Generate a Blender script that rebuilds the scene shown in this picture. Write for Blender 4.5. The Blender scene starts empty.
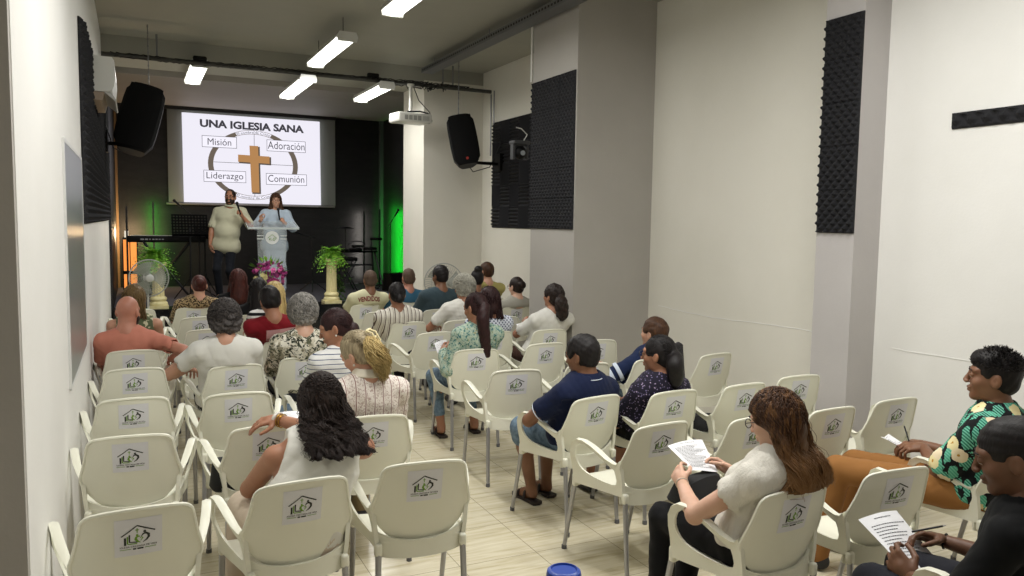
import bpy, math, random
import numpy as np
from mathutils import Vector, Matrix
sc = bpy.context.scene
COL = sc.collection
random.seed(7)

# ------------------------------------------------------------------ camera
F_PX = 783.2
YAW, PITCH, ROLL = 0.4502578, 0.0835928, 0.01528755
fw = Vector((math.sin(YAW)*math.cos(PITCH), math.cos(YAW)*math.cos(PITCH), -math.sin(PITCH)))
rt0 = Vector((math.cos(YAW), -math.sin(YAW), 0)); up0 = rt0.cross(fw)
rt = rt0*math.cos(ROLL) + up0*math.sin(ROLL); up = -rt0*math.sin(ROLL) + up0*math.cos(ROLL)
cam_d = bpy.data.cameras.new('camera'); cam = bpy.data.objects.new('camera', cam_d); COL.objects.link(cam)
cam_d.sensor_width = 36; cam_d.lens = F_PX/1024*36; cam_d.clip_start = .05; cam_d.clip_end = 60
m = Matrix.Identity(4)
for i in range(3):
    m[i][0] = rt[i]; m[i][1] = up[i]; m[i][2] = -fw[i]
m[2][3] = 1.8
cam.matrix_world = m
sc.camera = cam
# ------------------------------------------------------------------ world, exposure
w = bpy.data.worlds.new('world'); sc.world = w; w.use_nodes = True
w.node_tree.nodes['Background'].inputs[0].default_value = (.8, .85, .9, 1)
w.node_tree.nodes['Background'].inputs[1].default_value = .05
sc.view_settings.view_transform = 'Standard'; sc.view_settings.look = 'None'
sc.view_settings.gamma = 1; sc.view_settings.use_curve_mapping = False
sc.view_settings.exposure = -0.10
LAMP_W = 40.0          # watts of each twin tube fixture
def area(name, loc, sx, sy, watts, col=(1, .985, .95), rot=(0, 0, 0), spread=180):
    d = bpy.data.lights.new(name, 'AREA'); d.shape = 'RECTANGLE'; d.size = sx; d.size_y = sy
    d.energy = watts; d.color = col; d.spread = math.radians(spread)
    o = bpy.data.objects.new(name, d); o.location = loc; o.rotation_euler = rot; COL.objects.link(o); return o

# ------------------------------------------------------------------ materials
MATS = {}
def srgb(h):
    if isinstance(h, str):
        h = h.lstrip('#'); c = [int(h[i:i+2], 16)/255 for i in (0, 2, 4)]
    else: c = [v/255 for v in h]
    return tuple(((v+.055)/1.055)**2.4 if v > .04045 else v/12.92 for v in c) + (1,)
class NT:
    def __init__(s, m): s.t = m.node_tree; s.n = s.t.nodes; s.l = s.t.links; s.b = s.n['Principled BSDF']
    def new(s, typ, **kw):
        n = s.n.new(typ)
        for k, v in kw.items():
            if k in n.inputs.keys() if isinstance(k, str) else False: n.inputs[k].default_value = v
            else: setattr(n, k, v)
        return n
    def link(s, a, b): s.l.new(a, b)
    def coord(s, kind='Object', scale=(1, 1, 1), rot=(0, 0, 0)):
        tc = s.n.new('ShaderNodeTexCoord'); mp = s.n.new('ShaderNodeMapping')
        mp.inputs['Scale'].default_value = scale; mp.inputs['Rotation'].default_value = rot
        s.link(tc.outputs[kind], mp.inputs[0]); return mp.outputs[0]
    def noise(s, vec, scale, detail=4, rough=.5, dist=0):
        n = s.n.new('ShaderNodeTexNoise'); n.inputs['Scale'].default_value = scale; n.inputs['Detail'].default_value = detail
        n.inputs['Roughness'].default_value = rough; n.inputs['Distortion'].default_value = dist
        s.link(vec, n.inputs['Vector']); return n.outputs[0]
    def voro(s, vec, scale, out='Distance', feature='F1'):
        n = s.n.new('ShaderNodeTexVoronoi'); n.feature = feature; n.inputs['Scale'].default_value = scale
        s.link(vec, n.inputs['Vector']); return n.outputs[out]
    def ramp(s, fac, stops, interp='LINEAR'):
        r = s.n.new('ShaderNodeValToRGB'); r.color_ramp.interpolation = interp
        while len(r.color_ramp.elements) < len(stops): r.color_ramp.elements.new(.5)
        for e, (p, c) in zip(r.color_ramp.elements, stops): e.position = p; e.color = srgb(c) if not (isinstance(c, tuple) and len(c) == 4) else c
        s.link(fac, r.inputs[0]); return r.outputs[0]
    def mix(s, fac, a, b, mode='MIX'):
        n = s.n.new('ShaderNodeMix'); n.data_type = 'RGBA'; n.blend_type = mode
        for inp, v in ((0, fac), (6, a), (7, b)):
            if hasattr(v, 'is_output'): s.link(v, n.inputs[inp])
            else: n.inputs[inp].default_value = v if inp == 0 else (srgb(v) if not (isinstance(v, tuple) and len(v) == 4) else v)
        return n.outputs[2]
    def math(s, op, a, b=0.0):
        n = s.n.new('ShaderNodeMath'); n.operation = op
        for i, v in enumerate((a, b)):
            if hasattr(v, 'is_output'): s.link(v, n.inputs[i])
            else: n.inputs[i].default_value = v
        return n.outputs[0]
    def sep(s, vec):
        n = s.n.new('ShaderNodeSeparateXYZ'); s.link(vec, n.inputs[0]); return n.outputs
    def color(s, out): s.link(out, s.b.inputs['Base Color'])
    def bump(s, h, strength=.3, dist=.01):
        n = s.n.new('ShaderNodeBump'); n.inputs['Strength'].default_value = strength; n.inputs['Distance'].default_value = dist
        s.link(h, n.inputs['Height']); s.link(n.outputs[0], s.b.inputs['Normal'])
def mat(name, color='#ffffff', rough=.6, metal=0, spec=.5, emit=None, estr=1, alpha=1, trans=0, bumpn=None, sheen=0):
    if name in MATS: return MATS[name]
    m = bpy.data.materials.new(name); m.use_nodes = True; MATS[name] = m
    b = m.node_tree.nodes['Principled BSDF']
    b.inputs['Base Color'].default_value = srgb(color); b.inputs['Roughness'].default_value = rough
    b.inputs['Metallic'].default_value = metal; b.inputs['Specular IOR Level'].default_value = spec
    b.inputs['Transmission Weight'].default_value = trans; b.inputs['Alpha'].default_value = alpha
    if sheen: b.inputs['Sheen Weight'].default_value = sheen
    if emit: b.inputs['Emission Color'].default_value = srgb(emit); b.inputs['Emission Strength'].default_value = estr
    if bumpn:
        t = NT(m); t.bump(t.noise(t.coord(), bumpn[0], 5), bumpn[1], bumpn[2])
    return m
def nmat(name, fn, **kw):
    if name in MATS: return MATS[name]
    m = mat(name, **kw); fn(NT(m)); return m

# ------------------------------------------------------------------ mesh helpers
class MB:
    def __init__(s): s.v = []; s.f = []; s.mi = []; s.cur = 0
    def add(s, vs, fs):
        o = len(s.v); s.v += [tuple(v) for v in vs]
        for f in fs: s.f.append(tuple(i+o for i in f)); s.mi.append(s.cur)
        return s
    def box(s, c, size, rot=None):
        h = [x/2 for x in size]; vs = []
        for dz in (-1, 1):
            for dx, dy in ((-1, -1), (1, -1), (1, 1), (-1, 1)):
                p = Vector((dx*h[0], dy*h[1], dz*h[2]))
                if rot: p = rot @ p
                vs.append(Vector(c)+p)
        return s.add(vs, [(3, 2, 1, 0), (4, 5, 6, 7), (0, 1, 5, 4), (1, 2, 6, 5), (2, 3, 7, 6), (3, 0, 4, 7)])
    def rbox(s, c, size, r, rot=None, seg=3):
        """rounded box: superposed offset sphere corners"""
        hx, hy, hz = [x/2-r for x in size]; vs = []; n = 4*(seg+1); rings = []
        lat = [(-math.pi/2 + math.pi/2*i/seg, -1) for i in range(seg+1)] + [(math.pi/2*i/seg, 1) for i in range(seg+1)]
        for a, sz in lat:
            ring = []
            for q, (sx, sy) in enumerate(((1, 1), (-1, 1), (-1, -1), (1, -1))):
                for i in range(seg+1):
                    t = math.pi/2*(q+i/seg)
                    p = Vector((sx*hx+r*math.cos(a)*math.cos(t), sy*hy+r*math.cos(a)*math.sin(t), sz*hz+r*math.sin(a)))
                    if rot: p = rot @ p
                    ring.append(Vector(c)+p)
            rings.append(ring)
        return s.loft(rings, cap=True)
    def loft(s, rings, closed=True, cap=False):
        n = len(rings[0]); vs = [p for r in rings for p in r]; fs = []
        for i in range(len(rings)-1):
            for j in range(n if closed else n-1):
                k = (j+1) % n; fs.append((i*n+j, i*n+k, (i+1)*n+k, (i+1)*n+j))
        if cap: fs.append(tuple(range(n-1, -1, -1))); fs.append(tuple((len(rings)-1)*n+j for j in range(n)))
        return s.add(vs, fs)
    def tube(s, pts, r, n=8, cap=True, flat=1.0):
        pts = [Vector(p) for p in pts]; rs = r if isinstance(r, (list, tuple)) else [r]*len(pts)
        rings = []; prev = None
        for i, p in enumerate(pts):
            d = (pts[min(i+1, len(pts)-1)]-pts[max(i-1, 0)]).normalized()
            if prev is None:
                a = Vector((0, 0, 1)) if abs(d.z) < .9 else Vector((1, 0, 0)); x = d.cross(a).normalized()
            else: x = (prev - d*prev.dot(d)).normalized()
            prev = x; y = d.cross(x)
            rings.append([p+(x*math.cos(2*math.pi*k/n)+y*flat*math.sin(2*math.pi*k/n))*rs[i] for k in range(n)])
        return s.loft(rings, cap=cap)
    def lathe(s, prof, c=(0, 0, 0), n=24, axis='z', cap=True):
        rings = []
        for r, z in prof:
            ring = []
            for k in range(n):
                a = 2*math.pi*k/n; x, y = r*math.cos(a), r*math.sin(a)
                p = {'z': (x, y, z), 'y': (x, -z, y), 'x': (z, x, y)}[axis]
                ring.append((c[0]+p[0], c[1]+p[1], c[2]+p[2]))
            rings.append(ring)
        return s.loft(rings, cap=cap)
    def ball(s, c, r, n=10, m=7):
        rr = r if isinstance(r, (tuple, list)) else (r, r, r); rings = []
        for i in range(m+1):
            a = -math.pi/2+math.pi*i/m; a = max(min(a, math.pi/2-.02), -math.pi/2+.02)
            rings.append([(c[0]+rr[0]*math.cos(a)*math.cos(2*math.pi*k/n), c[1]+rr[1]*math.cos(a)*math.sin(2*math.pi*k/n), c[2]+rr[2]*math.sin(a)) for k in range(n)])
        return s.loft(rings, cap=True)
    def poly(s, pts, y0, y1, plane='xz'):
        """extruded outline; pts 2D"""
        def P(a, b, t): return {'xz': (a, t, b), 'yz': (t, a, b), 'xy': (a, b, t)}[plane]
        n = len(pts); vs = [P(a, b, y0) for a, b in pts]+[P(a, b, y1) for a, b in pts]
        fs = [tuple(range(n)), tuple(range(2*n-1, n-1, -1))]+[(i, n+i, n+(i+1) % n, (i+1) % n) for i in range(n)]
        return s.add(vs, fs)
    def build(s, name, mats, parent=None, smooth=False, loc=None):
        me = bpy.data.meshes.new(name); me.from_pydata(s.v, [], s.f)
        ms = mats if isinstance(mats, (list, tuple)) else [mats]
        for x in ms: me.materials.append(x)
        if len(ms) > 1: me.polygons.foreach_set('material_index', s.mi)
        me.update(); fix_normals(me)
        if smooth: smooth_by_angle(me, 40 if smooth is True else smooth)
        o = bpy.data.objects.new(name, me); COL.objects.link(o)
        if parent: o.parent = parent
        if loc: o.location = loc
        return o
import bmesh
def fix_normals(me):
    bm = bmesh.new(); bm.from_mesh(me); bmesh.ops.recalc_face_normals(bm, faces=bm.faces); bm.to_mesh(me); bm.free()
def smooth_by_angle(me, deg):
    bm = bmesh.new(); bm.from_mesh(me); lim = math.radians(deg)
    for f in bm.faces: f.smooth = True
    for e in bm.edges:
        if len(e.link_faces) == 2: e.smooth = e.calc_face_angle(0) < lim
    bm.to_mesh(me); bm.free()
def tag(o, label=None, cat=None, group=None, kind=None):
    if label: o['label'] = label
    if cat: o['category'] = cat
    if group: o['group'] = group
    if kind: o['kind'] = kind
    return o
def empty(name, loc=(0, 0, 0), rz=0):
    o = bpy.data.objects.new(name, None); o.location = loc; o.rotation_euler = (0, 0, rz); o.empty_display_size = .1
    COL.objects.link(o); return o
def struct(o): o['kind'] = 'structure'; return o
def text_mesh(s, size=1.0, bold=0.0, extrude=0.0):
    """glyph outlines as vertices and faces, centred in x and sitting on y=0"""
    c = bpy.data.curves.new('t', 'FONT'); c.body = s; c.size = size; c.offset = bold; c.extrude = extrude; c.resolution_u = 3
    o = bpy.data.objects.new('t', c); COL.objects.link(o)
    dg = bpy.context.evaluated_depsgraph_get(); me = bpy.data.meshes.new_from_object(o.evaluated_get(dg))
    vs = [tuple(v.co) for v in me.vertices]; fs = [tuple(p.vertices) for p in me.polygons]
    bpy.data.objects.remove(o); bpy.data.curves.remove(c); bpy.data.meshes.remove(me)
    xs = [v[0] for v in vs]; ys = [v[1] for v in vs]
    return vs, fs, (min(xs), max(xs), min(ys), max(ys))
def text_fit(s, x0, x1, z0, z1, bold=0.0):
    """text stretched to fill a rectangle, returned as (x, z) pairs"""
    vs, fs, (a, b, c, d) = text_mesh(s, 1.0, bold)
    return [(x0+(v[0]-a)/(b-a)*(x1-x0), z0+(v[1]-c)/(d-c)*(z1-z0)) for v in vs], fs
# ================================================================== the room
XL, XR, YB, ZC = -.305, 4.70, 16.0, 3.98
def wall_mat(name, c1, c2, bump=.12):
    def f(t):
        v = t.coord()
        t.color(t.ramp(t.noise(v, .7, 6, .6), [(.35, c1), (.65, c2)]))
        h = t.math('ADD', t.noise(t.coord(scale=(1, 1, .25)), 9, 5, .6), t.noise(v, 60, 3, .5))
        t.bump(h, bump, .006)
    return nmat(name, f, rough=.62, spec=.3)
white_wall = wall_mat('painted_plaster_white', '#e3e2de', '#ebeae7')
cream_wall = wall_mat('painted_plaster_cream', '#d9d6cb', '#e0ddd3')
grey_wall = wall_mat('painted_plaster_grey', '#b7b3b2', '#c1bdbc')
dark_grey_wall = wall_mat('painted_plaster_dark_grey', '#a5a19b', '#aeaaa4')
ceil_m = wall_mat('ceiling_underlit_grey', '#9c9b91', '#a5a499', .08)  # underlit look put into the colour as one even grey
def blackwall(t):
    v = t.coord(scale=(1, 1, 3)); t.color(t.ramp(t.noise(v, 2.5, 6, .7), [(.3, '#1d1b1d'), (.7, '#2a282a')]))
    t.bump(t.noise(t.coord(scale=(1, 1, 4)), 14, 5), .3, .01)
black_wall = nmat('black_wall_covering', blackwall, rough=.5, spec=.3)
def floor_f(t):
    v = t.coord()
    st = t.noise(t.coord(scale=(.5, 6, 1)), 5, 6, .62, .6)
    big = t.noise(v, 1.3, 3)
    c = t.ramp(st, [(.28, '#b3a887'), (.43, '#cfc5a8'), (.6, '#ddd5bd'), (.75, '#e6dfca')])
    c = t.mix(t.math('MULTIPLY', big, .35), c, '#b9b19b')
    br = t.n.new('ShaderNodeTexBrick'); br.offset = 0; br.squash = 1
    mp = t.n.new('ShaderNodeMapping'); mp.inputs['Location'].default_value = (-.15, -.08, 0)
    t.link(v, mp.inputs[0]); t.link(mp.outputs[0], br.inputs['Vector'])
    for k, x in (('Scale', 1), ('Mortar Size', .0022), ('Mortar Smooth', .2), ('Brick Width', .45), ('Row Height', .45)): br.inputs[k].default_value = x
    t.color(t.mix(br.outputs['Fac'], c, '#8f8672'))
    t.link(t.ramp(t.noise(v, 6, 4), [(.3, (.17, .17, .17, 1)), (.8, (.27, .27, .27, 1))]), t.b.inputs['Roughness'])
shade_grey = wall_mat('plaster_shade_grey', '#aaa6a1', '#b4b0ab')  # return's shade put into its colour; rear and near walls greyed to cut fill
floor_m = nmat('polished_cream_tiles', floor_f, rough=.14, spec=.5)
def slab(name, lo, hi, m):
    c = [(a+b)/2 for a, b in zip(lo, hi)]; s = [b-a for a, b in zip(lo, hi)]
    return struct(MB().box(c, s).build(name, m))
slab('floor', (-2, -2.2, -.1), (5, 16.2, 0), floor_m)
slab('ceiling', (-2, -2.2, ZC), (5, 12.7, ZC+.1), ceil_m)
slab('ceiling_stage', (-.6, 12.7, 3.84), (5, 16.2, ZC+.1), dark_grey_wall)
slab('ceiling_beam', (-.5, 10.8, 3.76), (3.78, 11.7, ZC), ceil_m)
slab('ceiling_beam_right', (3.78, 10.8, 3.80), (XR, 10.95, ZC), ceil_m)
slab('wall_left', (XL-.14, 2.70, 0), (XL, 16.0, ZC), white_wall)
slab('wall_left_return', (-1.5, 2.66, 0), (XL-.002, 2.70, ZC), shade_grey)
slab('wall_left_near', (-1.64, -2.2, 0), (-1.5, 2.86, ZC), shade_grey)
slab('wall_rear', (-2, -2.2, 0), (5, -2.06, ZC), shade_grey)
slab('wall_right', (XR, -2.2, 0), (XR+.15, 3.83, ZC), white_wall)
slab('wall_right_recess', (XR, 3.83, 0), (XR+.15, 11.0, ZC), cream_wall)
slab('wall_right_stage', (XR, 11.0, 0), (XR+.15, 16.2, ZC), black_wall)
slab('wall_back', (-.6, YB, 0), (5, YB+.15, ZC), black_wall)
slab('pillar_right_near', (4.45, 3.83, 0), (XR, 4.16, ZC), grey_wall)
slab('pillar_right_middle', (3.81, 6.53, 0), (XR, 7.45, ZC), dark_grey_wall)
slab('pillar_right_stage', (3.78, 10.8, 0), (XR, 11.74, 3.80), cream_wall)
slab('wall_left_stage', (XL, 12.2, 0), (XL+.03, 16, 3.84), black_wall)
# plaster ridge at one metre on the right wall
rg = MB()
for a, b in ((-1, 3.8), (4.2, 6.4)):
    y = a; pts = []
    while y < b: pts.append((XR, y, .985+.012*math.sin(y*3.1)+random.uniform(-.004, .004))); y += .12
    rg.tube(pts, .004, 5)
struct(rg.build('trim_1', white_wall, smooth=True))
# stage
stage_carpet = mat('stage_carpet', '#54535a', .95, spec=.1, bumpn=(120, .4, .004))
glossy_black = mat('glossy_black_tile', '#141619', .12)
slab('floor_stage', (XL+.03, 12.45, 0), (XR, 16, .5), stage_carpet)
slab('floor_stage_edge', (XL+.03, 12.05, 0), (XR, 12.45, .5), glossy_black)
slab('trim_2', (4.62, 15.94, .5), (4.70, 16.0, 3.84), mat('grey_trim', '#55565a', .5))
slab('trim_3', (XL+.03, 15.93, .5), (XL+.07, 16.0, 3.84), mat('tan_trim', '#8b6d4a', .5))
# framed mirror glass on the left wall
mr = MB(); y0, y1, z0, z1 = 4.42, 5.87, .94, 2.17
for c, s in (((XL+.006, (y0+y1)/2, z0), (.012, y1-y0, .02)), ((XL+.006, (y0+y1)/2, z1), (.012, y1-y0, .02)), ((XL+.006, y0, (z0+z1)/2), (.012, .02, z1-z0)), ((XL+.006, y1, (z0+z1)/2), (.012, .02, z1-z0))): mr.box(c, s)
win = struct(mr.build('window_1', mat('white_frame', '#d8d8d6', .4)))
MB().box((XL+.006, (y0+y1)/2, (z0+z1)/2), (.008, y1-y0, z1-z0)).build('pane', mat('grey_glass', '#8d9394', .28, metal=.4), win)

# ================================================================== acoustic foam
foam_m = mat('charcoal_foam', '#232326', .8, spec=.25)
def foam(name, X, ya, yb, za, zb, face, label, kind='egg', pitch=.032, h=.03, res=4, tile=.3):
    """egg-crate or wedge foam on a plane of constant x; face=+1 looks to +x, -1 to -x"""
    ny = int(round((yb-ya)/pitch*res)); nz = int(round((zb-za)/pitch*res))
    b = MB(); base = .014; vs = []; fs = []
    for j in range(nz+1):
        for i in range(ny+1):
            y = ya+(yb-ya)*i/ny; z = za+(zb-za)*j/nz
            ty, tz = (y-ya)/tile, (z-za)/tile; seam = min(ty % 1, 1-ty % 1, tz % 1, 1-tz % 1) < .02
            if kind == 'egg': k = (.5-.5*math.cos(math.pi*((y-ya)+(z-za))/pitch))*(.5-.5*math.cos(math.pi*((y-ya)-(z-za))/pitch))
            else:
                q = (y-ya) if (int(ty)+int(tz)) % 2 else (z-za); k = abs((q/pitch) % 1-.5)*2
            if i in (0, ny) or j in (0, nz): k = 0
            d = base+h*k-(.006 if seam else 0)
            vs.append((X+face*d, y, z))
    for j in range(nz):
        for i in range(ny): a = j*(ny+1)+i; fs.append((a, a+1, a+ny+2, a+ny+1))
    b.add(vs, fs)
    rim = [j for j in range(ny+1)]+[(j+1)*(ny+1)-1 for j in range(1, nz+1)]+[nz*(ny+1)+i for i in range(ny-1, -1, -1)]+[j*(ny+1) for j in range(nz-1, 0, -1)]
    vv = [vs[i] for i in rim]; n = len(vv)
    b.add(vv+[(X, p[1], p[2]) for p in vv], [(i, (i+1) % n, n+(i+1) % n, n+i) for i in range(n)]+[tuple(range(n, 2*n))])
    o = b.build(name, foam_m); return tag(o, label, 'acoustic foam')
foam('acoustic_foam', 4.45, 3.83, 4.15, 1.76, 3.25, -1, 'tall narrow strip of black egg-crate acoustic foam on the pillar nearest the camera', pitch=.034, h=.034, res=5)
foam('acoustic_foam', 3.81, 6.55, 7.45, 1.74, 3.25, -1, 'large black egg-crate foam panel on the middle grey pillar', pitch=.032, h=.02, res=4)
foam('acoustic_foam', XR, 8.9, 10.4, 1.72, 3.22, -1, 'black wedge foam panel on the recessed wall behind the moving head lamp', kind='wedge', pitch=.05, h=.03, res=4)
foam('acoustic_foam', XL+.002, 6.05, 11.4, 1.745, 3.12, 1, 'long black foam panel along the left wall behind the air conditioner', pitch=.05, h=.04, res=3)
foam('acoustic_foam', XR, 1.2, 3.33, 2.43, 2.53, -1, 'thin horizontal strip of black foam high on the near right wall', pitch=.05, h=.03, res=4)

# ================================================================== chairs
plastic = mat('ivory_polypropylene', '#e6e5d5', .34, spec=.45)
alu = mat('brushed_aluminium', '#a9a9ad', .38, metal=.75)
rubber = mat('grey_rubber_foot', '#5a5a5c', .7)
sticker_m = mat('clear_sticker', '#dddde2', .3)
ink = mat('black_ink', '#20241f', .5); green_ink = mat('green_ink', '#6f9a2c', .5)
def sm(a, b, x):
    t = max(0, min(1, (x-a)/(b-a))); return t*t*(3-2*t)
ZT = .797
def back_y(x, z):
    t = (z-.46)/.34
    return -.205-.10*t+.02*t*t + .07*(x/.25)**2*(1-.35*t)
def back_half(z):
    """half width of the back panel at height z"""
    pts = [(.430, .0), (.437, .075), (.452, .112), (.475, .145), (.51, .176), (.55, .200), (.59, .212), (.615, .210), (.64, .203), (.68, .193), (.72, .185), (.75, .180), (.768, .175), (.778, .168), (.785, .158), (.790, .142), (ZT-.001, .085), (ZT, .0)]
    for (a, u), (b, v) in zip(pts, pts[1:]):
        if a <= z <= b: return u+(v-u)*(z-a)/(b-a)
    return 0
def make_chair():
    root = empty('armchair')
    # back panel: two skins with a rounded rim
    zs = [.4305, .433, .437, .444, .452, .475, .49, .51, .55, .59, .615, .64, .68, .72, .75, .768, .778, .785, .790, .7945, ZT-.0004]; N = 14; b = MB()
    def skin(off):
        g = []
        for z in zs:
            hw = back_half(z); row = []
            for i in range(N+1):
                x = hw*(-1+2*i/N); zz = z+(.006*(1-(x/.18)**2) if z > .778 else 0)
                row.append((x, back_y(x, z)+off, zz))
            g.append(row)
        return g
    A = skin(0); B = skin(.011); nv = (N+1)*len(zs)
    vs = [p for r in A for p in r]+[p for r in B for p in r]; fs = []
    for j in range(len(zs)-1):
        for i in range(N):
            a = j*(N+1)+i; fs.append((a, a+1, a+N+2, a+N+1)); fs.append((nv+a, nv+a+N+1, nv+a+N+2, nv+a+1))
    rim = list(range(N+1))+[(j+1)*(N+1)-1 for j in range(1, len(zs))]+[(len(zs)-1)*(N+1)+i for i in range(N-1, -1, -1)]+[j*(N+1) for j in range(len(zs)-2, 0, -1)]
    n = len(rim)
    for i in range(n): a, c = rim[i], rim[(i+1) % n]; fs.append((a, nv+a, nv+c, c))
    b.add(vs, fs)
    # rolled lip around the edge
    rp = [Vector(vs[i])+Vector((0, .002, 0)) for i in rim if vs[i][2] > .53]
    # order: starts at bottom right going up, over the top and down the left
    b.tube([p for p in rp], .0075, 6)
    b.build('backrest', plastic, root, smooth=50)
    # seat shell
    b = MB(); M_, K = 12, 12; top = []; bot = []
    for j in range(K+1):
        v = j/K; y = -.225+.415*v; hw = .188+.036*v; r1 = []; r2 = []
        for i in range(M_+1):
            u = -1+2*i/M_; x = hw*u; yy = y-(.035*(u*u) if j == K else 0)-(-.03*(u*u) if j == 0 else 0)
            dish = -.018*(1-u*u)*(1-(2*v-1)**2)
            z = .452+dish-.03*sm(.86, 1, v)+.008*v; r1.append((x, yy, z)); r2.append((x*.985, yy, z-.012))
        top.append(r1); bot.append(r2)
    flat = [p for r in top for p in r]+[p for r in bot for p in r]; nv = (K+1)*(M_+1); fs = []
    for j in range(K):
        for i in range(M_):
            a = j*(M_+1)+i; fs.append((a, a+1, a+M_+2, a+M_+1)); fs.append((nv+a, nv+a+M_+1, nv+a+M_+2, nv+a+1))
    rim = list(range(M_+1))+[(j+1)*(M_+1)-1 for j in range(1, K+1)]+[K*(M_+1)+i for i in range(M_-1, -1, -1)]+[j*(M_+1) for j in range(K-1, 0, -1)]
    n = len(rim)
    for i in range(n): a, c = rim[i], rim[(i+1) % n]; fs.append((a, nv+a, nv+c, c))
    b.add(flat, fs)
    # rear apron: curved band under the back, front apron, side aprons
    def apron(pts, hs, th=.012):
        o = []; 
        for k, (x, y) in enumerate(pts):
            x0, y0 = pts[max(k-1, 0)]; x1, y1 = pts[min(k+1, len(pts)-1)]; d = Vector((x1-x0, y1-y0)).normalized(); nx, ny = -d.y, d.x
            zt, zb = hs[k]; o.append([(x, y, zt), (x+nx*th, y+ny*th, zt), (x+nx*th, y+ny*th, zb), (x, y, zb)])
        b.loft(o, cap=True)
    P = []; Hs = []
    for i in range(13):
        u = -1+2*i/12; P.append((.198*u, -.222+.040*abs(u)**3)); Hs.append((.452+.045*abs(u)**2.5, .390-.016*(1-u*u)))
    apron(P, Hs)
    P = [(.225-.45*i/8, .19-.035*(1-2*i/8)**2) for i in range(9)]; apron(P, [(.43, .395)]*9)
    b.build('seat', plastic, root, smooth=50)
    # arm loops
    def sx(z, y): return .188+.012*sm(.42, .56, z)+.045*sm(-.22, .18, y)+(.030*sm(.45, .62, z)*sm(-.24, -.02, y))
    outer = [(-.212, .615), (-.185, .597), (-.15, .596), (-.10, .612), (-.04, .640), (.03, .664), (.09, .676), (.145, .674), (.185, .655), (.208, .615), (.222, .56), (.232, .50), (.242, .45), (.245, .415), (.18, .418), (.08, .422), (-.02, .425), (-.12, .428), (-.20, .43), (-.236, .44), (-.240, .50), (-.232, .57)]
    YS = lambda P: [((-.15+(y+.15)*.80) if y > -.15 else (-.15+(y+.15)*.60), z) for y, z in P]
    inner = [(-.150, .560), (-.145, .560), (-.13, .566), (-.09, .585), (-.035, .612), (.03, .638), (.085, .650), (.130, .648), (.158, .630), (.172, .60), (.176, .57), (.170, .545), (.155, .52), (.135, .505), (.10, .493), (.06, .485), (.0, .478), (-.06, .474), (-.12, .474), (-.155, .482), (-.168, .505), (-.163, .535)]
    outer, inner = YS(outer), YS(inner)
    for s in (-1, 1):
        b = MB(); rings = []; n = len(outer)
        for (yo, zo), (yi, zi) in zip(outer, inner):
            xo, xi = sx(zo, yo), sx(zi, yi); top_ = sm(.56, .64, zo); wd = .013+.012*top_
            mid = ((yo+yi)/2, (zo+zi)/2); xm = (xo+xi)/2
            rings.append([(s*(xo-wd*.8), yo, zo-.002), (s*(xo-wd*.1), yo, zo+.003*top_), (s*(xo+wd*.6), yo, zo-.003), (s*(xm+.005), *mid), (s*(xi+.004), yi, zi), (s*(xi-.006), yi, zi), (s*(xm-.007), *mid)])
        rings.append(rings[0]); b.loft(rings)
        # leg sockets
        for y, z, h in ((.175, .43, .07), (-.215, .43, .055)):
            x = .226 if y > 0 else .184
            b.rbox((s*x, y-(.012 if y > 0 else -.008), z-.008), (.032, .032, h), .011)
        b.build('armrest', plastic, root, smooth=45)
        for y0, y1, x0, x1 in ((.163, .262, .226, .222), (-.207, -.250, .184, .192)):
            l = MB(); l.tube([(s*x0, y0, .43), (s*(x0*.6+x1*.4), y0*.6+y1*.4, .26), (s*x1, y1, .012)], [.0135, .013, .012], 10)
            leg = l.build('leg', alu, root, smooth=True)
            MB().lathe([(.0145, 0), (.0145, .022), (.012, .025)], (s*x1, y1, 0), 10).build('foot_cap', rubber, leg, smooth=True)
    # sticker and its logo
    def onback(x, z, off): return (x, back_y(x, z)-off, z)
    cx, cz = 0.0, .700; hw, hh = .075, .070
    b = MB(); g = 8; vs = [onback(cx+hw*(-1+2*i/g), cz+hh*(-1+2*j/g), .0012) for j in range(g+1) for i in range(g+1)]
    b.add(vs, [(j*(g+1)+i, j*(g+1)+i+1, (j+1)*(g+1)+i+1, (j+1)*(g+1)+i) for j in range(g) for i in range(g)])
    st = b.build('sticker', sticker_m, root)
    b = MB()
    def Q(u, v): return onback(cx+hw*u, cz+hh*v, .0022)      # u, v in -1..1, seen from behind: +u to the right
    def stroke(pts, wd, ci):
        b.cur = ci; wds = wd if isinstance(wd, list) else [wd]*len(pts); L, R = [], []
        for k, (u, v) in enumerate(pts):
            u0, v0 = pts[max(k-1, 0)]; u1, v1 = pts[min(k+1, len(pts)-1)]; d = Vector((u1-u0, v1-v0)); d.normalize(); q = wds[k]*1.35
            L.append(Q(u-d.y*q, v+d.x*q)); R.append(Q(u+d.y*q, v-d.x*q))
        for k in range(len(pts)-1): b.add([L[k], R[k], R[k+1], L[k+1]], [(0, 1, 2, 3)])
    def dot(u, v, r, ci): b.cur = ci; b.add([Q(u+r*math.cos(a*.7854), v+r*math.sin(a*.7854)*1.1) for a in range(8)], [tuple(range(8))])
    stroke([(-.72, .10), (-.4, .34), (-.06, .62)], .022, 0); stroke([(-.06, .62), (.3, .44), (.70, .25)], .026, 0)
    stroke([(-.56, .02), (-.56, -.40)], .035, 0); stroke([(-.46, .08), (-.46, -.34)], .022, 1)
    stroke([(-.38, .16), (-.38, -.24), (-.04, -.28)], .026, 0); stroke([(-.44, -.34), (-.06, -.36)], .02, 1)
    stroke([(-.06, .48), (-.06, .22)], .014, 1); stroke([(-.14, .38), (.02, .38)], .014, 1)
    dot(-.06, .10, .055, 1); dot(.26, .26, .065, 0)
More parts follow.
